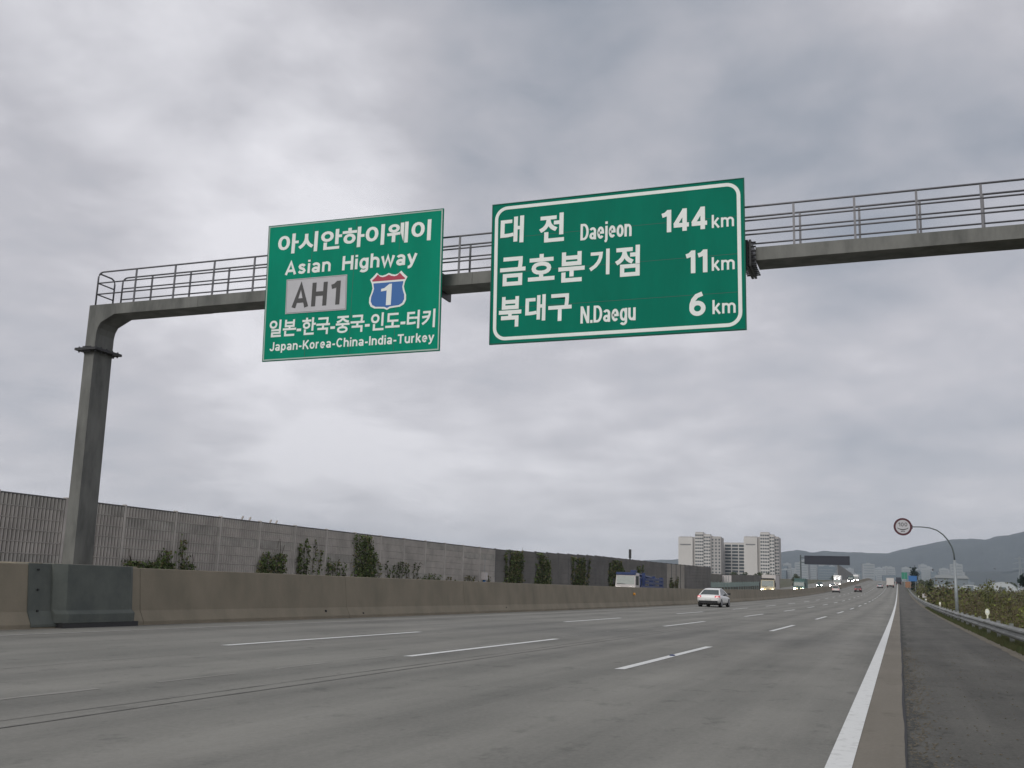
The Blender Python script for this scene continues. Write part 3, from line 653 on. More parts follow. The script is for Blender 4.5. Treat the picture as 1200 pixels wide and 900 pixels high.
vine(39.6, 42.6, 3.35, 420, 'two thin vine shoots rising above the bush beside the gantry post', stems=3, probs=(.5, .2, .3))
vine(48.5, 51.3, 3.45, 900, 'leafy vine on the wall above the middle of the nearest barrier stretch', stems=7, col=2.6)
vine(52.0, 54.6, 3.6, 520, 'thinner vine with bare stems right of the leafy one', stems=8, sparse=True)
vine(55.6, 58.2, 2.5, 420, 'vine leaning left at the foot of the wall before the full height column', stems=4)
vine(59.2, 62.2, 4.35, 1700, 'full height dense vine column covering one bay of the noise wall', stems=10, col=4.15)
vine(62.6, 69.0, 3.1, 420, 'sparse dark twigs right of the full height vine column', stems=11, sparse=True, probs=(.2, .6, .2))
vine(69.3, 72.5, 1.9, 380, 'small green vine at the foot of the wall left of the roadside box', stems=6)
vine(73.5, 84.0, 1.9, 600, 'low fringe of dry vine shoots along the wall foot', stems=16, sparse=True, probs=(.2, .3, .5))
vine(86.9, 91.5, 4.7, 1700, 'vine column where the dark wall panels begin', .2, stems=9, col=4.3, probs=(.25, .45, .3))
vine(95.0, 100, 4.6, 1100, 'second vine column on the dark wall panels', .22, stems=8, col=4.3, probs=(.25, .5, .25))
vine(107, 113, 4.6, 1200, 'third vine column on the dark panels, above the amber reflector', .24, stems=8, col=4.3, probs=(.2, .5, .3))
vine(122, 130, 4.6, 1300, 'vine column on the dark wall behind the blue truck', .28, stems=9, col=4.4, probs=(.2, .5, .3))
vine(136, 141, 4.2, 800, 'vine column on the wall right of the blue truck', .28, stems=6, probs=(.2, .5, .3))
vine(158, 165, 2.9, 500, 'brown vine in front of the lighter wall bay', .28, stems=6, probs=(.1, .4, .5))
# box on a post, and a lamp mast, behind the barrier
t = empty('roadside_box', 'small white box on a blue grey post before the noise wall', 'utility box', (-32.5, 80.5, zr(80.5)))
MB().box(-.09, .09, -.12, .12, 0, 1.55).build('post', 'signblue', t); MB().box(-.2, .2, -.28, .28, 1.55, 2.15).build('box', 'hood', t, bevel=.02); MB().tube([(0, 0, 2.15), (0, .05, 3.4)], .02, 6).build('antenna', 'pole', t)
t = empty('mast', 'thin dark mast standing above the noise wall over the blue truck', 'mast', (-37.3, 150, zr(150) - .4))
MB().tube([(0, 0, 0), (0, 0, 6.6)], .12, 8).build('pole', 'pole_d', t); MB().box(-.16, .16, -.16, .16, 5.7, 7.0).build('head', 'dark', t)
t = empty('white_board', 'white roadside board with grey grid beyond the wall end, behind the white car', 'board', (-35.8, 230, zr(230)))
for xx in (-1.2, 1.2): MB().tube([(xx, .1, -.3), (xx, .1, 3.5)], .05, 6).build('leg', 'pole', t)
MB().box(-1.45, 1.45, 0, .08, 1.9, 3.5).build('panel', 'hood', t)
for xx in (-.85, -.25, .3, .85): MB().box(xx - .05, xx + .05, -.02, 0, 2.1, 3.35).build('grid_bar', 'city_b', t)

# ------------------------------------------------------------------ guardrail
gr = empty('guardrail', 'galvanised W-beam guardrail along the right shoulder', 'guardrail', (2.8, -8, 0))
wp = [(0.0, .255), (-.012, .275), (-.075, .31), (-.08, .35), (-.02, .385), (-.005, .415), (-.02, .445), (-.08, .48), (-.075, .52), (-.012, .555), (0, .575), (.006, .575), (-.004, .555), (-.066, .515), (-.071, .485), (-.012, .449), (.003, .415), (-.012, .381), (-.071, .346), (-.066, .315), (-.004, .272), (.006, .255)]
gm = MB().prism(wp, 'y', -.12, 4.0).build('rail_beam', 'rail_w', gr); pmm = MB().box(.03, .14, -.06, .06, -.6, .62).build('post', 'rail_w', gr); blk = MB().box(.004, .03, -.05, .05, .36, .47).build('spacer', 'rail_w', gr)
for i in range(150):
    y = 4 * i; zz = zr(y - 8); ang = math.atan((zr(y - 4) - zr(y - 8)) / 4)
    a = gm if i == 0 else inst('rail_beam', gm.data, gr); a.location = (.003 * (i % 2), y, zz); a.rotation_euler = (ang + rng.normal(0, .0015), rng.normal(0, .02), rng.normal(0, .0015))
    if i < 100:
        c_ = pmm if i == 0 else inst('post', pmm.data, gr); c_.location = (0, y, zz)
        c_ = blk if i == 0 else inst('spacer', blk.data, gr); c_.location = (0, y, zz)
# delineators
dl = ['cream round delineator nearest the camera above the guardrail', 'second cream delineator along the guardrail, left of the speed sign pole', 'third cream delineator up the guardrail, before the small white post', 'farthest cream delineator on the guardrail']
for k, y in enumerate((41.5, 88., 133., 180.)):
    t = empty('delineator', dl[k], 'delineator', (2.98, y, zr(y)), group='delineators behind the guardrail')
    MB().tube([(0, 0, -.3), (0, 0, .72)], .028, 8).build('post', 'delin', t)
    MB().prism([(.075 * math.cos(a_ * math.pi / 8), .82 + .12 * math.sin(a_ * math.pi / 8)) for a_ in range(16)], 'y', -.02, .02).build('head', 'delin', t)
    MB().prism([(.045 * math.cos(a_ * math.pi / 6), .83 + .05 * math.sin(a_ * math.pi / 6)) for a_ in range(12)], 'y', -.026, -.0202).build('reflector', 'white', t)
t = empty('marker_sign', 'small pale marker board behind the guardrail, beyond the delineators', 'sign', (4.0, 188, zr(188) - .6))
MB().tube([(0, 0, 0), (0, 0, 1.9)], .04, 6).build('post', 'pole', t); MB().box(-.32, .32, -.03, 0, 1.15, 1.8).build('panel', 'hood', t)

# ------------------------------------------------------------------ round speed sign on a cranked pole
t = empty('speed_sign', 'round red rimmed speed sign hanging from a curved pole over the shoulder', 'road sign', (3.60, 75.6, zr(75.6) - .3))
MB().tube([(0, 0, -.3), (0, 0, 4.1)], .125, 12, r2=.085).build('pole', 'pole', t, smooth=True)
arm = [(0, 0, 4.1), (-.02, 0, 4.5), (-.12, 0, 4.95), (-.32, 0, 5.38), (-.62, 0, 5.78), (-1.0, 0, 6.08), (-1.45, 0, 6.24), (-2.0, 0, 6.30), (-2.6, 0, 6.30)]
MB().tube(arm, .055, 10, r2=.035).build('arm', 'pole_d', t, smooth=True)
cz = 6.30
def disc(r, seg=28, cx_=-3.17): return [(cx_ + r * math.cos(2 * math.pi * i / seg), cz + r * math.sin(2 * math.pi * i / seg)) for i in range(seg)]
MB().prism(disc(.60), 'y', -.03, 0).build('rim', 'red_d', t); hd = MB().prism(disc(.465), 'y', -.034, -.0301).build('face', 'silver', t)
stroke_text('legend', '100', -3.47, cz + .02, .60, .27, 'charcoal', hd, .16, dep=.036)
MB().prism([(-3.53, cz - .06), (-3.38, cz - .13), (-3.17, cz - .17), (-2.96, cz - .13), (-2.81, cz - .06), (-2.83, cz - .12), (-2.98, cz - .20), (-3.17, cz - .25), (-3.36, cz - .20), (-3.51, cz - .12)], 'y', -.036, -.0345).build('legend_mark', 'charcoal', hd)
for k in range(3): MB().box(-3.30 + k * .09, -3.24 + k * .09, -.036, -.0345, cz - .36, cz - .28).build('legend_mark', 'charcoal', hd)
MB().box(-2.62, -2.54, -.02, .03, cz - .14, cz + .14).build('clamp', 'bolt', t)

# ------------------------------------------------------------------ vehicles
def wheel(parent, x, y, r=.33, w_=.22, full=True):
    o = MB().tube([(-w_ / 2, 0, 0), (w_ / 2, 0, 0)], r, 18).build('wheel', 'tyre', parent, smooth=False); o.location = (x, y, r)
    if full:
        MB().tube([(-w_ / 2 - .006, 0, 0), (w_ / 2 + .006, 0, 0)], r * .62, 14).build('rim', 'rim', o)
    return o
def sedan(label, loc, paint, rz=0, L=4.7, W=1.82, H=1.44, suv=False, group=None, tail=True, name='passenger_car', front_lamps=False):
    """rear at y=0, faces +y"""
    t = empty(name, label, 'car', loc, rz, group, rx=0)
    hw = W / 2; H = H if not suv else 1.72; belt = .93 if not suv else 1.08
    st = [(0.0, .80, .52, .74), (.05, .95, .36, .93 if not suv else 1.0), (.35, .99, .26, belt + .03), (.95, 1.0, .24, belt + .03), (2.4, 1.0, .22, belt - .02), (3.5, .99, .24, belt - .06), (4.25, .95, .26, .80), (4.6, .84, .32, .68), (4.7, .70, .40, .56)]
    rings = []
    for y, wf, zb, zt in st:
        a = hw * wf; y = y * L / 4.7
        h_ = [(a * .80, zb), (a * .97, zb + .08), (a, zb + (zt - zb) * .45), (a * .985, zb + (zt - zb) * .72), (a * .93, zt - .05), (a * .80, zt)]
        rings.append([(x, y, z) for x, z in h_] + [(-x, y, z) for x, z in h_[::-1]])
    body = MB().loft(rings).build('body', paint, t, smooth=True)
    m_ = body.modifiers.new('s', 'SUBSURF'); m_.levels = 1; m_.render_levels = 1
    # greenhouse
    if suv: gs = [(.12, belt, .86), (.30, H - .10, .74), (.6, H, .72), (2.4, H, .72), (2.9, H - .12, .73), (3.6, belt - .04, .84)]
    else: gs = [(.62, belt + .01, .84), (1.32, H - .12, .70), (1.75, H - .02, .66), (2.3, H, .66), (2.75, H - .08, .67), (3.62, belt - .05, .82)]
    rings = []
    for y, z, wf in gs:
        a = hw * wf; bs = hw * .88; y = y * L / 4.7
        rings.append([(bs, y, belt - .1), (a + (bs - a) * .35, y, belt - .1 + (z - belt + .1) * .72), (a, y, z - .03), (a * .8, y, z), (-a * .8, y, z), (-a, y, z - .03), (-a - (bs - a) * .35, y, belt - .1 + (z - belt + .1) * .72), (-bs, y, belt - .1)])
    MB().loft(rings).build('windows', 'glass', t, smooth=False)
    # roof skin and pillars just proud of the glass
    b = MB(); rr = [gs[1], gs[2], gs[3], gs[4]]
    b.loft([[(hw * wf * 1.01, y * L / 4.7, z - .07), (hw * wf * .99, y * L / 4.7, z + .0), (hw * wf * .78, y * L / 4.7, z + .018), (-hw * wf * .78, y * L / 4.7, z + .018), (-hw * wf * .99, y * L / 4.7, z), (-hw * wf * 1.01, y * L / 4.7, z - .07)] for y, z, wf in rr])
    for s_ in (-1, 1):
        for i0, i1 in ((1, 0), (4, 5)):
            a0, a1 = gs[i0], gs[i1]; k = L / 4.7
            b.loft([[(s_ * hw * a0[2] * 1.015, a0[0] * k - .09, a0[1] - .02), (s_ * hw * a0[2] * 1.015, a0[0] * k + .11, a0[1] - .02), (s_ * hw * a0[2] * .90, a0[0] * k, a0[1] + .012)],
                    [(s_ * hw * .915, a1[0] * k - .12, belt - .02), (s_ * hw * .915, a1[0] * k + .2, belt - .02), (s_ * hw * .80, a1[0] * k - .02, belt + .02)]])
    b.build('roof', paint, t)
    if suv: MB().box(-hw * .7, hw * .7, .13, .17, belt + .05, H - .16).build('rear_window', 'glass', t)
    for s_ in (-1, 1):
        if tail:
            o = MB().loft([[(s_ * hw * .96, .10 + .12, .70), (s_ * hw * .96, .22, .86), (s_ * hw * .86, .04, .88), (s_ * hw * .60, .015, .87), (s_ * hw * .58, .0, .73), (s_ * hw * .86, .0, .69)], [(s_ * hw * .97, .10 + .22, .70), (s_ * hw * .97, .32, .86), (s_ * hw * .86, .10, .88), (s_ * hw * .60, .08, .87), (s_ * hw * .58, .08, .73), (s_ * hw * .86, .08, .69)]]).build('taillight', 'taillight', t)
            MB().prism([(s_ * hw * .78 + .085 * math.cos(a_), .785 + .05 * math.sin(a_)) for a_ in np.arange(0, 6.28, .7)], 'y', -.02, .02).build('lamp_core', 'taillight_c', o)
        if front_lamps:
            o = MB().prism([(s_ * hw * .72 + .16 * math.cos(a_), .62 + .11 * math.sin(a_)) for a_ in np.arange(0, 6.28, .7)], 'y', L - .02, L + .03).build('headlight', 'headlight', t)
        MB().loft([[(s_ * (hw * .9), L * .71, .98), (s_ * (hw + .16), L * .715, .96), (s_ * (hw + .17), L * .715, 1.10), (s_ * hw * .9, L * .71, 1.08)], [(s_ * (hw * .9), L * .74, .98), (s_ * (hw + .13), L * .745, .97), (s_ * (hw + .14), L * .745, 1.08), (s_ * hw * .9, L * .74, 1.08)]]).build('mirror', 'black', t)
        for yy in (.86, 3.62): wheel(t, s_ * (hw - .12), yy * L / 4.7)
    MB().box(-hw * .80, hw * .80, -.012, .10, .30, .47).build('rear_diffuser', 'black', t)
    MB().box(-.26, .26, -.016, .02, .50, .62).build('number_plate', 'plate', t)
    MB().box(-hw * .84, hw * .84, -.02, .08, .475, .49).build('bumper_line', 'dark', t)
    MB().box(-hw * .86, hw * .86, .5, L - .5, .16, .30).build('underbody', 'black', t)
    MB().box(-hw * .92, hw * .92, .9, 1.0, .30, .31).build('sill', 'black', t)
    return t
sedan('white sedan with lit red tail lights driving in the leftmost lane', (-13.92, 81.0, zr(81) + .005), 'white_paint', rz=R(-3.0))
s = sedan('dark red hatchback far up the road in the third lane', (-10.0, 285, zr(285)), 'red_paint', suv=True, L=4.4)
s = sedan('pale pinkish van far up the road left of the dark red hatchback', (-14.6, 268, zr(268)), 'pink_paint', suv=True, L=4.6)
s = sedan('silver car far up the road between the dark red hatchback and the box truck', (-5.9, 372, zr(372)), 'silver_paint', L=4.6)
def truck(label, loc, cabm, W=2.4, cabH=2.9, cabL=1.9, cargo=None, cargoH=3.4, cargoL=6.5, toward=True, lamps=True, top_lamps=False, rz=0, visor=None, group=None, fog=False):
    """front at local y=0 looking towards -y; cargo behind (+y)"""
    t = empty('truck', label, 'truck', loc, rz + (0 if toward else math.pi), group); hw = W / 2; z0 = .55
    MB().loft([[(-hw, y0, z0 if True else 0), (hw, y0, z0), (hw, y0 + d1, zz), (-hw, y0 + d1, zz)] for y0, d1, zz in ((.0, .0, 1.55),)] if False else
              [[(-hw, 0.02, z0), (hw, 0.02, z0), (hw, cabL, z0), (-hw, cabL, z0)], [(-hw, 0, z0 + .9), (hw, 0, z0 + .9), (hw, cabL, z0 + .9), (-hw, cabL, z0 + .9)], [(-hw * .95, .30, cabH - .12), (hw * .95, .30, cabH - .12), (hw * .97, cabL, cabH - .12), (-hw * .97, cabL, cabH - .12)], [(-hw * .86, .48, cabH), (hw * .86, .48, cabH), (hw * .9, cabL - .05, cabH), (-hw * .9, cabL - .05, cabH)]]).build('cab', cabm, t, bevel=.04)
    k = (cabH - .12) - (z0 + .9)
    y_a, y_b = .30 * .12, .30 * .84
    ws = MB().loft([[(-hw * .88, y_a - .015, z0 + .9 + k * .12), (hw * .88, y_a - .015, z0 + .9 + k * .12), (hw * .86, y_b - .015, z0 + .9 + k * .84), (-hw * .86, y_b - .015, z0 + .9 + k * .84)], [(-hw * .88, y_a + .06, z0 + .9 + k * .12), (hw * .88, y_a + .06, z0 + .9 + k * .12), (hw * .86, y_b + .06, z0 + .9 + k * .84), (-hw * .86, y_b + .06, z0 + .9 + k * .84)]]).build('windscreen', 'glass_t', t)
    MB().box(-hw * .8, -.04, y_a - .06, y_a - .03, z0 + .9 + k * .13, z0 + .9 + k * .16).build('wiper', 'black', ws)
    for s_ in (-1, 1):
        MB().box(min(s_ * hw * .965, s_ * hw * 1.005), max(s_ * hw * .965, s_ * hw * 1.005), .45, cabL - .5, z0 + .95, z0 + .9 + k * .85).build('side_window', 'glass', t)
        MB().box(s_ * (hw + .16) - .09, s_ * (hw + .16) + .09, .02, .10, z0 + .9 + k * .1, z0 + .9 + k * .62).build('mirror', 'black', t)
        if lamps: MB().prism([(s_ * hw * .76 + .24 * math.cos(a_), .92 + .20 * math.sin(a_)) for a_ in np.arange(0, 6.28, .7)], 'y', -.05, .04).build('headlight', 'headlight', t)
        if top_lamps: MB().prism([(s_ * hw * .55 + .13 * math.cos(a_), cabH + .06 + .1 * math.sin(a_)) for a_ in np.arange(0, 6.28, .7)], 'y', .42, .52).build('marker_lamp', 'headlight', t)
        if fog: MB().prism([(s_ * hw * .35 + .12 * math.cos(a_), 1.0 + .1 * math.sin(a_)) for a_ in np.arange(0, 6.28, .7)], 'y', -.05, .03).build('lamp', 'foglight', t)
        wheel(t, s_ * (hw - .16), 1.0, .48, .28, True); wheel(t, s_ * (hw - .16), cabL + (cargoL if cargo else 3) * .75, .48, .3, True)
    MB().box(-hw * .98, hw * .98, -.06, .10, .42, .78).build('bumper', 'dark' if cabm != 'cream' else 'cream', t, bevel=.03)
    [MB().box(s_ * hw * .55 - .2, s_ * hw * .55 + .2, .24, .34, cabH - .75, cabH - .35).build('sun_visor', 'dark', t) for s_ in (-1, 1)] if cabH > 2.8 else None
    MB().box(-hw * .35, hw * .35, .2, cabL + (cargoL if cargo else 3), .5, .8).build('chassis', 'dark', t)
    if visor: MB().box(-hw * .95, hw * .95, .16, .55, cabH - .17, cabH + .09).build('visor', visor, t, bevel=.02)
    if cargo:
        bx = MB().box(-hw * 1.02, hw * 1.02, cabL + .12, cabL + .12 + cargoL, .85, cargoH).build('cargo_box', cargo, t, bevel=.03)
        for s_ in (-1, 1):
            xs_ = sorted((s_ * .02, s_ * hw * .97)); MB().box(xs_[0], xs_[1], cabL + .12 + cargoL, cabL + .15 + cargoL, .95, cargoH - .08).build('rear_door', cargo, bx)
            MB().box(s_ * hw * .9 - .1, s_ * hw * .9 + .1, cabL + .13 + cargoL, cabL + .2 + cargoL, .66, .78).build('taillight', 'taillight', t)
    return t
# box truck ahead (we see its rear)
truck('box truck with pale square cargo body driving away in the right lane', (-2.35 - .35, 385 + 8.6, zr(388)), 'white_paint', cargo='box_w', cargoH=3.3, toward=False, lamps=False)
truck('small dark truck far ahead on the shoulder, right of the box truck', (.1, 482, zr(482)), 'panel_dark', W=2.0, cargo='panel_dark', cargoH=3.0, toward=False, lamps=False)
# oncoming traffic
truck('cream truck with white wind deflector and lit headlights, left of the road board', (-22.0, 190, zr(190)), 'cream', cabH=3.0, cargo='hood', cargoH=3.75, fog=True, visor='black')
truck('dark green oncoming truck with headlights, below the dark sign board', (-20.9, 240, zr(240)), 'green_paint', cabH=2.7, cargo='green_paint', cargoH=3.3, fog=True)
truck('oncoming white truck with lamps on its cab roof, far up the opposite lanes', (-19.6, 370, zr(370)), 'hood', cabH=2.7, cargo='white_paint', cargoH=3.9, top_lamps=True)
truck('small distant oncoming truck with bright lights, left of the box truck', (-20.5, 560, zr(560)), 'hood', cargo='white_paint', cargoH=3.6)
truck('distant dark oncoming truck above the dark red hatchback', (-20.6, 500, zr(500)), 'panel_dark', cargo='green_paint', cargoH=3.2)
sedan('oncoming dark car with two bright headlights under the sign board', (-24.8 + .9, 352, zr(352) + .0), 'green_paint', rz=math.pi, front_lamps=True, tail=False, suv=True)
sedan('white car just ahead of the roof lamp truck in the opposite lanes', (-19.8, 350, zr(350)), 'white_paint', rz=math.pi, front_lamps=True, tail=False)
# blue crane truck behind the barrier
bt = truck('white cab truck with a blue crane body, seen over the barrier', (-26.6, 105, zr(105)), 'hood', W=2.15, cabH=2.72, cabL=2.0, lamps=True, visor='blue_paint', rz=R(0))
MB().box(-1.1, 1.1, 2.3, 14, 1.0, 1.5).build('crane_bed', 'blue_paint', bt)
MB().box(-.3, .3, 3.4, 3.95, 1.5, 3.1).build('crane_column', 'blue_paint', bt, bevel=.03)
MB().tube([(.2, 3.7, 2.75), (.3, 8.0, 2.5), (.3, 13.6, 2.3)], .15, 6).build('crane_boom', 'blue_paint', bt)
MB().tube([(.35, 3.7, 2.2), (.2, 6.6, 2.4)], .09, 6).build('hydraulic_ram', 'blue_paint', bt)
for i, (xx, yy, zz, a) in enumerate(((-.8, 4.6, 2.4, .35), (.75, 5.0, 2.85, .3), (-.2, 7.2, 2.6, .25), (.8, 8.6, 2.35, .5), (-.8, 9.8, 2.55, .3), (.5, 11.1, 2.6, .3), (.9, 13.1, 2.5, .4))):
    MB().box(xx - a / 2, xx + a / 2, yy, yy + a, 1.4, zz).build('stake', 'blue_paint', bt)
for zz in (1.7, 2.1): MB().box(1.0, 1.08, 5, 13.8, zz, zz + .22).build('side_rail', 'blue_paint', bt)
MB().box(-1.05, 1.05, 10.9, 11.0, 2.1, 2.35).build('cross_bar', 'blue_paint', bt)
MB().box(.6, .9, 13.6, 13.9, 2.2, 2.5).build('warning_lamp', 'orange', bt)

# ------------------------------------------------------------------ sign boards up the road
t = empty('message_board', 'dark blank back of a wide overhead sign board across the opposite lanes', 'sign board', (-15.4, 300, zr(300)))
MB().box(-9.1, 3.0, 0, .5, 7.0, 9.45).build('panel', 'panel_dark', t)
for z in (7.6, 8.8): MB().tube([(-10.2, .8, z), (3.0, .8, z)], .12, 8).build('arm', 'pole_d', t)
MB().tube([(-10.2, .8, -.4), (-10.2, .8, 9.6)], .2, 8).build('post', 'pole_d', t)
for z in (7.5, 9.0): MB().box(-9.1, 3.0, -.03, 0, z, z + .04).build('seam', 'black', t)
t = empty('direction_sign', 'small blue sign on the right roadside in the distance', 'road sign', (4.0, 330, zr(330) - .5))
for xx in (-.7, .7): MB().tube([(xx, 0, 0), (xx, 0, 4.9)], .06, 6).build('leg', 'pole', t)
MB().box(-1.15, 1.15, -.06, 0, 3.4, 5.0).build('panel', 'signblue', t)
t = empty('direction_sign', 'small green sign on the right roadside farther than the blue one', 'road sign', (2.2, 420, zr(420) - .5))
MB().tube([(0, 0, 0), (0, 0, 6)], .08, 6).build('leg', 'pole', t); MB().box(-1.0, 1.0, -.06, 0, 3.4, 5.9).build('panel', 'signgreen', t)
t = empty('warning_board', 'small orange board below the blue sign at the right roadside', 'sign', (3.1, 345, zr(345) - .3))
MB().tube([(0, 0, 0), (0, 0, 2)], .06, 6).build('leg', 'pole', t); MB().box(-1.1, 1.1, -.06, 0, 1.1, 2.9).build('panel', 'orange', t)

# ------------------------------------------------------------------ apartment blocks
def apt_window(w_, h_): 
    o = MB().box(-w_ / 2, w_ / 2, -.12, .05, -h_ / 2, h_ / 2).build('window', 'apt_g'); me = o.data; bpy.data.objects.remove(o); return me
WM = apt_window(1.25, 1.25); WW = apt_window(4.9, 1.75)
AY = 840.
def apartment(label, vols, mirror=False):
    x0 = vols[0][0]; t = empty('apartment_block', label, 'apartment building', (x0, AY, 6))
    for (a, c_, ztop, dy, m, cols, rows, kind) in vols:
        MB().box(a - x0, c_ - x0 - .05, dy, dy + 15, 0, ztop - 6).build('wall', m, t)
        MB().box(a - x0 + .3, c_ - x0 - .35, dy + .3, dy + 6, ztop - 6, ztop - 6 + .7).build('parapet', 'apt_s', t)
        if cols:
            wdt = (c_ - a) / cols
            for r in range(rows):
                z = ztop - 6 - 1.9 - 2.62 * r
                for k in range(cols):
                    big_ = kind == 'wide'
                    inst('window', WW if big_ else WM, t, (a - x0 + wdt * (k + .5), dy, z))
                if kind == 'wide': pass
        if kind == 'name':
            MB().box(a - x0 + 1.5, c_ - x0 - 1.5, dy - .1, dy, ztop - 6 - 6.2, ztop - 6 - 5.2).build('name_band', 'apt_n', t)
            for k in range(4): MB().box(a - x0 + 2 + k * 2.4, a - x0 + 2.5 + k * 2.4, dy + 1, dy + 1.5, ztop - 6, ztop - 6 + 1.4).build('roof_vent', 'apt_s', t)
    return t
apartment('left pale apartment block with a blank end wall and three stepped towers', [(-168.3, -156.5, 45, 0, 'apt_w', 0, 0, 'name'), (-156.5, -154.2, 45, 2.0, 'apt_s', 0, 0, ''), (-154.2, -147.4, 48.8, -2, 'apt_w', 4, 16, ''), (-147.4, -141.8, 47.2, -1, 'apt_w', 3, 15, ''), (-141.8, -133.7, 45.5, 1, 'apt_s', 3, 15, '')])  # second volume: shaded side of the end wall, shade put into its grey
apartment('lower apartment block with wide dark balcony windows between the two pale blocks', [(-140.5, -117.5, 42.0, 26, 'apt_w', 4, 14, 'wide')])
apartment('right pale apartment block with a blank end wall, nearest the sign board', [(-115.3, -104.7, 45.8, 0, 'apt_w', 0, 0, 'name'), (-104.7, -102.2, 45.8, 2.0, 'apt_s', 0, 0, ''), (-102.2, -95.1, 49.3, -2, 'apt_w', 4, 16, ''), (-95.1, -91.3, 47.6, -1, 'apt_w', 2, 15, ''), (-91.3, -87.9, 46.0, 1, 'apt_s', 2, 15, '')])  # second volume again carries painted shade next to the blank end wall

# the far city: towers with floor bands
def tower_mesh(W_, D_, H_, m):
    b = MB().box(-W_ / 2, W_ / 2, 0, D_, 0, H_, 0); n_ = int(H_ / 5.6)
    for k in range(n_): b.box(-W_ / 2 * .86, W_ / 2 * .86, -.4, 0, 2.4 + k * 5.6, 4.3 + k * 5.6, 1)
    b.box(-W_ * .15, W_ * .15, 2, D_ * .6, H_, H_ + 2.2, 0)
    o = b.build('tower_block', [m, 'city_b']); me = o.data; bpy.data.objects.remove(o); return me
tms = [(tower_mesh(w_, 14, h_, m), lab) for w_, h_, m, lab in ((22, 52, 'city_a', 'hazy pale tower block of the far city below the hills'), (34, 44, 'city_c', 'hazy grey wide block of the far city below the hills'), (16, 60, 'city_a', 'hazy pale slim tower of the far city below the hills'), (44, 30, 'city_b', 'hazy low grey slab of the far city below the hills'))]
for i in range(105):
    k = int(rng.integers(4)); Y = rng.uniform(2100, 3050); az = math.radians(rng.uniform(-7.2, 1.6) if i < 92 else rng.uniform(1.6, 3.4))
    me, lab = tms[k]; o = inst('tower_block', me, None, (math.tan(az) * Y, Y, zg(math.tan(az) * Y, Y)), (0, 0, rng.uniform(-.25, .25)), (1, 1, rng.uniform(.55, 1.0)))
    tag(o, lab, 'tower block', 'tower blocks of the far city, ' + ('pale' if k in (0,) else 'grey' if k == 1 else 'slim' if k == 2 else 'low'))
# greenhouses on the plain
def hoop(x, y, W_, L_, H_, label):
    t = empty('greenhouse', label, 'greenhouse', (x, y, zg(x, y) + 0))
    MB().prism([(W_ / 2 * math.cos(a), H_ * max(0, math.sin(a)) + .2) for a in np.linspace(0, math.pi, 13)] + [(-W_ / 2, -1), (W_ / 2, -1)], 'y', 0, L_).build('film', 'hoop', t)
    for k in range(5): 
        MB().tube([(W_ / 2 * 1.01 * math.cos(a), k * L_ / 4.01, H_ * 1.01 * max(0, math.sin(a)) + .2) for a in np.linspace(0, math.pi, 13)], .12, 4).build('hoop', 'city_b', t)
    MB().box(-1.2, 1.2, -.08, 0, -.5, 2.4).build('door', 'city_b', t)
    return t
hoop(15.5, 420, 9, 30, 2.6, 'leftmost pale greenhouse beyond the scrub, left of the speed sign pole')
hoop(26, 440, 9, 30, 2.7, 'pale greenhouse beyond the scrub, just right of the speed sign pole')
hoop(36.5, 430, 11, 30, 4.2, 'tallest white domed greenhouse beyond the scrub')
hoop(45, 430, 7, 30, 2.6, 'pale greenhouse at the right of the tall domed one')
t = empty('farm_shed', 'long pale shed roof seen between the greenhouses and the hills', 'shed', (40, 900, zg(40, 900)))
MB().box(-12, 12, 0, 20, 0, 7).build('wall', 'city_b', t); MB().prism([(-13, 7), (13, 7), (11, 9.5), (-11, 9.5)], 'y', -1, 21).build('roof', 'city_a', t)
# pylon
t = empty('power_pylon', 'faint lattice power pylon before the hills at the far right', 'pylon', (150, 1500, zg(150, 1500)))
for s_ in (-1, 1):
    for q_ in (-1, 1): MB().tube([(s_ * 4, q_ * 4, 0), (s_ * 1, q_ * 1, 30), (s_ * .6, q_ * .6, 46)], .35, 4).build('leg', 'pole', t)
for z, l in ((30, 9), (37, 8), (43, 6)): MB().tube([(-l, 0, z), (0, 0, z + 1.4), (l, 0, z)], .35, 4).build('cross_arm', 'pole', t)
for k in range(6): MB().tube([(-4 + k * .5, -4 + k * .5, k * 5), (4 - (k + 1) * .5, -4 + (k + 1) * .5, k * 5 + 5)], .2, 4).build('brace', 'pole', t)

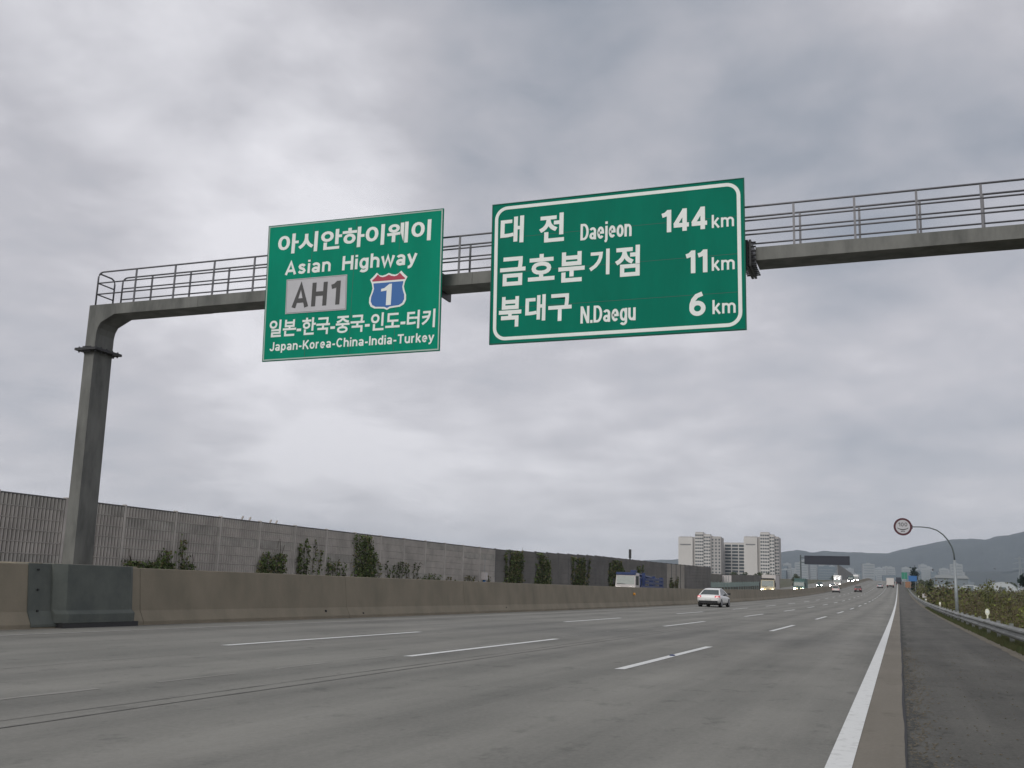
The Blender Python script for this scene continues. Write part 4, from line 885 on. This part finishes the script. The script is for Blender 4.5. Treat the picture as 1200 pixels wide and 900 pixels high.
# ------------------------------------------------------------------ hills
def ridge(name, table, Rr, depth, m, base, rough_, seed, az0=-75, az1=75, shape=1.0):
    g = np.random.default_rng(seed); azs = np.arange(az0, az1 + .01, .22 if Rr > 2500 else .4)
    ta = [a for a, _ in table]; ts = [s for _, s in table]
    el = np.interp(azs, ta, ts)
    ph = g.uniform(0, 6.28, 12)
    el = el + rough_ * (np.sin(azs * 2.9 + ph[0]) * .5 + np.sin(azs * 6.7 + ph[1]) * .3 + np.sin(azs * 13.1 + ph[2]) * .2)
    b = MB(); us = np.concatenate([np.linspace(-1, 0, 15), np.linspace(.08, .9, 6)]); n_ = len(us)
    for a, e_ in zip(azs, el):
        H = e_ * Rr + 1.2 - base
        for u in us:
            sp_ = .5 * (np.sin(a * 1.7 + u * 4 + ph[3]) + np.sin(a * 4.3 + ph[4] + u * 7) * .6 + np.sin(a * 9.1 - u * 11 + ph[5]) * .4)
            prof_ = (1 - abs(u)) ** 1.15 if u < 0 else (1 - u) ** 1.4
            z = base + H * prof_ * (1 + .28 * sp_ * min(1, abs(u) * 3) * (1 - abs(u) * .3)); r_2 = Rr + u * depth + (60 * sp_ if abs(u) > .01 else 0)
            b.v.append((math.sin(R(a)) * r_2, math.cos(R(a)) * r_2, z))
    for i in range(len(azs) - 1):
        for j in range(n_ - 1): b.f.append((i * n_ + j, i * n_ + j + 1, (i + 1) * n_ + j + 1, (i + 1) * n_ + j)); b.m.append(0)
    return b.build(name, m, kind='structure', smooth=True)
T1 = [(-75, .03), (-40, .034), (-25, .022), (-18, .027), (-13.88, .0278), (-12.62, .0288), (-11.33, .0307), (-9.72, .0346), (-7.9, .0362), (-6.55, .0364), (-5.88, .0391), (-4.99, .0424), (-4.25, .0393), (-3.59, .0415), (-2.38, .0408), (-1.66, .0402), (-.48, .0406), (.36, .0442), (1.4, .0492), (2.51, .0529), (3.52, .0548), (4.3, .0536), (4.7, .0563), (5.29, .0579), (5.99, .0613), (8, .072), (12, .066), (20, .05), (40, .045), (75, .03)]
ridge('mountains', T1, 5000, 1500, 'forest', 22, .0006, 3)
T2 = [(-75, .012), (-8, .012), (0, .0135), (1.0, .016), (1.34, .0205), (1.96, .0235), (3.16, .0255), (4.34, .0262), (5.11, .0261), (5.88, .0286), (9, .033), (20, .02), (75, .015)]
ridge('foothills', T2, 3100, 500, 'forest', 20, .0004, 9, az0=.6)

# ------------------------------------------------------------------ scrub, trees, grass on the right bank
def scatter_scrub():
    pts = []; n_c = 900
    ys_ = 22 + (430 - 22) * rng.random(n_c) ** 1.7
    for y in ys_:
        x = 5.0 + rng.random() ** 1.3 * (9 + y * .11); hgt = rng.uniform(.9, 2.3) * (1 if x > 6 else .7); r = rng.uniform(.6, 1.5)
        if y > 60: hgt *= 1.35
        if y > 130 and x < 12: hgt *= 1.5; r *= 1.2
        k = int(230 if y < 120 else 80)
        q_ = rng.normal(0, 1, (k, 3)) * (r * .55, r * .55, .38 * hgt)
        q_[:, 2] = np.abs(q_[:, 2]); q_ += (x, y, zg(x, y) + .05); pts.append(q_)
    return np.concatenate(pts)
P = scatter_scrub()
near = P[P[:, 1] < 120]; far = P[P[:, 1] >= 120]
leaf_obj('roadside_scrub', near, .15, ['scrub_g', 'scrub_b', 'scrub_y'], kind='stuff', probs=[.32, .58, .10]); leaf_obj('distant_scrub', far, .48, ['scrub_g', 'scrub_b'], kind='stuff', probs=[.5, .5])
def twigs():
    b = MB()
    for i in range(1500):
        y = 22 + 110 * rng.random() ** 1.4; x = 4.6 + rng.random() * 12; h_ = rng.uniform(.9, 2.9); z = zg(x, y)
        b.tube([(x, y, z), (x + rng.normal(0, .12), y, z + h_ * .6), (x + rng.normal(0, .3), y + rng.normal(0, .2), z + h_)], .014, 3, r2=.005)
    return b.build('dry_stalks', 'scrub_b', kind='stuff')
twigs()
# grass under the rail
pos = []; n_b = 42000
yy = 12 + 110 * rng.random(n_b) ** 1.5; xx = 2.78 + np.abs(rng.normal(0, .38, n_b)) - .16 * rng.random(n_b)
hh = rng.uniform(.06, .24, n_b); zz = np.array([zg(a, c_) for a, c_ in zip(xx, yy)])
lean = rng.normal(0, .06, (n_b, 2)); wd = rng.uniform(.008, .02, n_b)
V = np.stack([np.stack([xx - wd, yy, zz - .02], 1), np.stack([xx + wd, yy, zz - .02], 1), np.stack([xx + lean[:, 0], yy + lean[:, 1], zz + hh], 1)], 1).reshape(-1, 3)
me = bpy.data.meshes.new('grass'); me.from_pydata(V.tolist(), [], [(3 * i, 3 * i + 1, 3 * i + 2) for i in range(n_b)]); me.materials.append(MT['grass'])
o = bpy.data.objects.new('verge_grass', me); C.objects.link(o); o['kind'] = 'stuff'
def tree(name, label, cat, x, y, h, r, m, n_l=900, size=.25, crown0=.35, tr=.08, shape='round', zb=None, probs=None, m2=None):
    z = zg(x, y) if zb is None else zb; t = empty(name, label, cat, (x, y, z)); b = MB()
    b.tube([(0, 0, -.1), (.02 * h, 0, h * .4), (0, .01 * h, h * .96)], tr, 7, r2=tr * .2)
    br = []
    for i in range(int(9 + h)):
        a = rng.uniform(0, 6.28); z0 = h * rng.uniform(crown0, .9)
        rr = r * (1 - .6 * (z0 / h - crown0)) if shape == 'round' else r * (1.05 - z0 / h) / (1.05 - crown0)
        tip = (math.cos(a) * rr * .8, math.sin(a) * rr * .8, z0 + rr * (.45 if shape == 'round' else -.1)); b.tube([(0, 0, z0), tip], tr * .25, 4, r2=tr * .08); br.append((np.array((0, 0, z0)), np.array(tip)))
    b.build('trunk', 'trunk', t)
    pts = []
    for _ in range(n_l):
        a_, c_ = br[int(rng.integers(len(br)))]; u = rng.uniform(.25, 1.1); pts.append(a_ + (c_ - a_) * u + rng.normal(0, .16 * r, 3))
    leaf_obj('crown', np.array(pts), size, [m] + ([m2] if m2 else []), t, probs=probs)
    return t
tree('sapling_tree', 'pale green airy sapling between the greenhouses, right of the speed sign pole', 'tree', 8.0, 110, 4.9, .9, 'scrub_g', 330, .2, .3, .06)
tree('slender_tree', 'taller of two dark slender trees at the right edge with a bushy tip', 'tree', 10.2, 100, 5.2, .55, 'conifer', 330, .2, .62, .13)
tree('slender_tree', 'slender dark tree nearest the right edge', 'tree', 10.6, 95, 4.9, .5, 'conifer', 280, .2, .6, .12)
tree('conifer_tree', 'dark pointed conifer above the small blue sign', 'tree', 4.9, 345, 8.6, 2.1, 'conifer', 900, .6, .15, .2, 'cone')
tree('roadside_tree', 'dark bushy tree behind the guardrail, just right of the blue sign', 'tree', 6.0, 235, 5.2, 1.3, 'tree_g', 800, .35, .15, .14)
tree('roadside_tree', 'lower rounded tree right of the dark bushy one behind the guardrail', 'tree', 6.6, 172, 3.6, 1.5, 'tree_g', 900, .28, .15, .12, m2='scrub_b', probs=[.6, .4])
tree('yellow_bush', 'bright yellow green bush behind the nearest delineator', 'bush', 6.6, 58, 2.6, 1.2, 'scrub_y', 1500, .16, .1, .04, m2='scrub_g', probs=[.7, .3])
for i in range(14):
    x = 10 + 130 * (i / 13) ** 1.3 + rng.uniform(-3, 3); y = rng.uniform(470, 760)
    if i == 0: t0 = tree('field_tree', 'dim round tree on the hazy plain beyond the greenhouses', 'tree', x, y, 8, 4.5, 'tree_g', 420, 1.3, .1, .3); t0.scale = (.45,) * 3; t0['group'] = 'trees on the hazy plain'; index_kids(t0)
    else:
        c_ = copy_tree(t0); c_.location = (x, y, zg(x, y)); c_.rotation_euler.z = rng.uniform(0, 6); c_.scale = [rng.uniform(.28, .5)] * 3
for i in range(22):
    x = -40 - 100 * rng.random(); y = rng.uniform(330, 800); c_ = copy_tree(t0); c_.location = (x, y, zg(x, y)); c_.rotation_euler.z = rng.uniform(0, 6); c_.scale = [rng.uniform(.35, .6)] * 3
    tag(c_, 'low dim tree left of the motorway before the apartment blocks', 'tree', 'low trees left of the motorway')

# ------------------------------------------------------------------ haze
hz = MB().box(-9500, 9500, -3200, 9300, -6, 430).build('haze', 'black', kind='stuff'); hz.data.materials.clear()
hm = bpy.data.materials.new('haze'); hm.use_nodes = True; ht = hm.node_tree; ht.nodes.clear()
pv = ht.nodes.new('ShaderNodeVolumePrincipled'); pv.inputs['Color'].default_value = (.78, .88, 1, 1); pv.inputs['Density'].default_value = 1.0e-4; pv.inputs['Anisotropy'].default_value = .1
ho = ht.nodes.new('ShaderNodeOutputMaterial'); ht.links.new(pv.outputs[0], ho.inputs['Volume']); hz.data.materials.append(hm)
sc.cycles.volume_bounces = 1
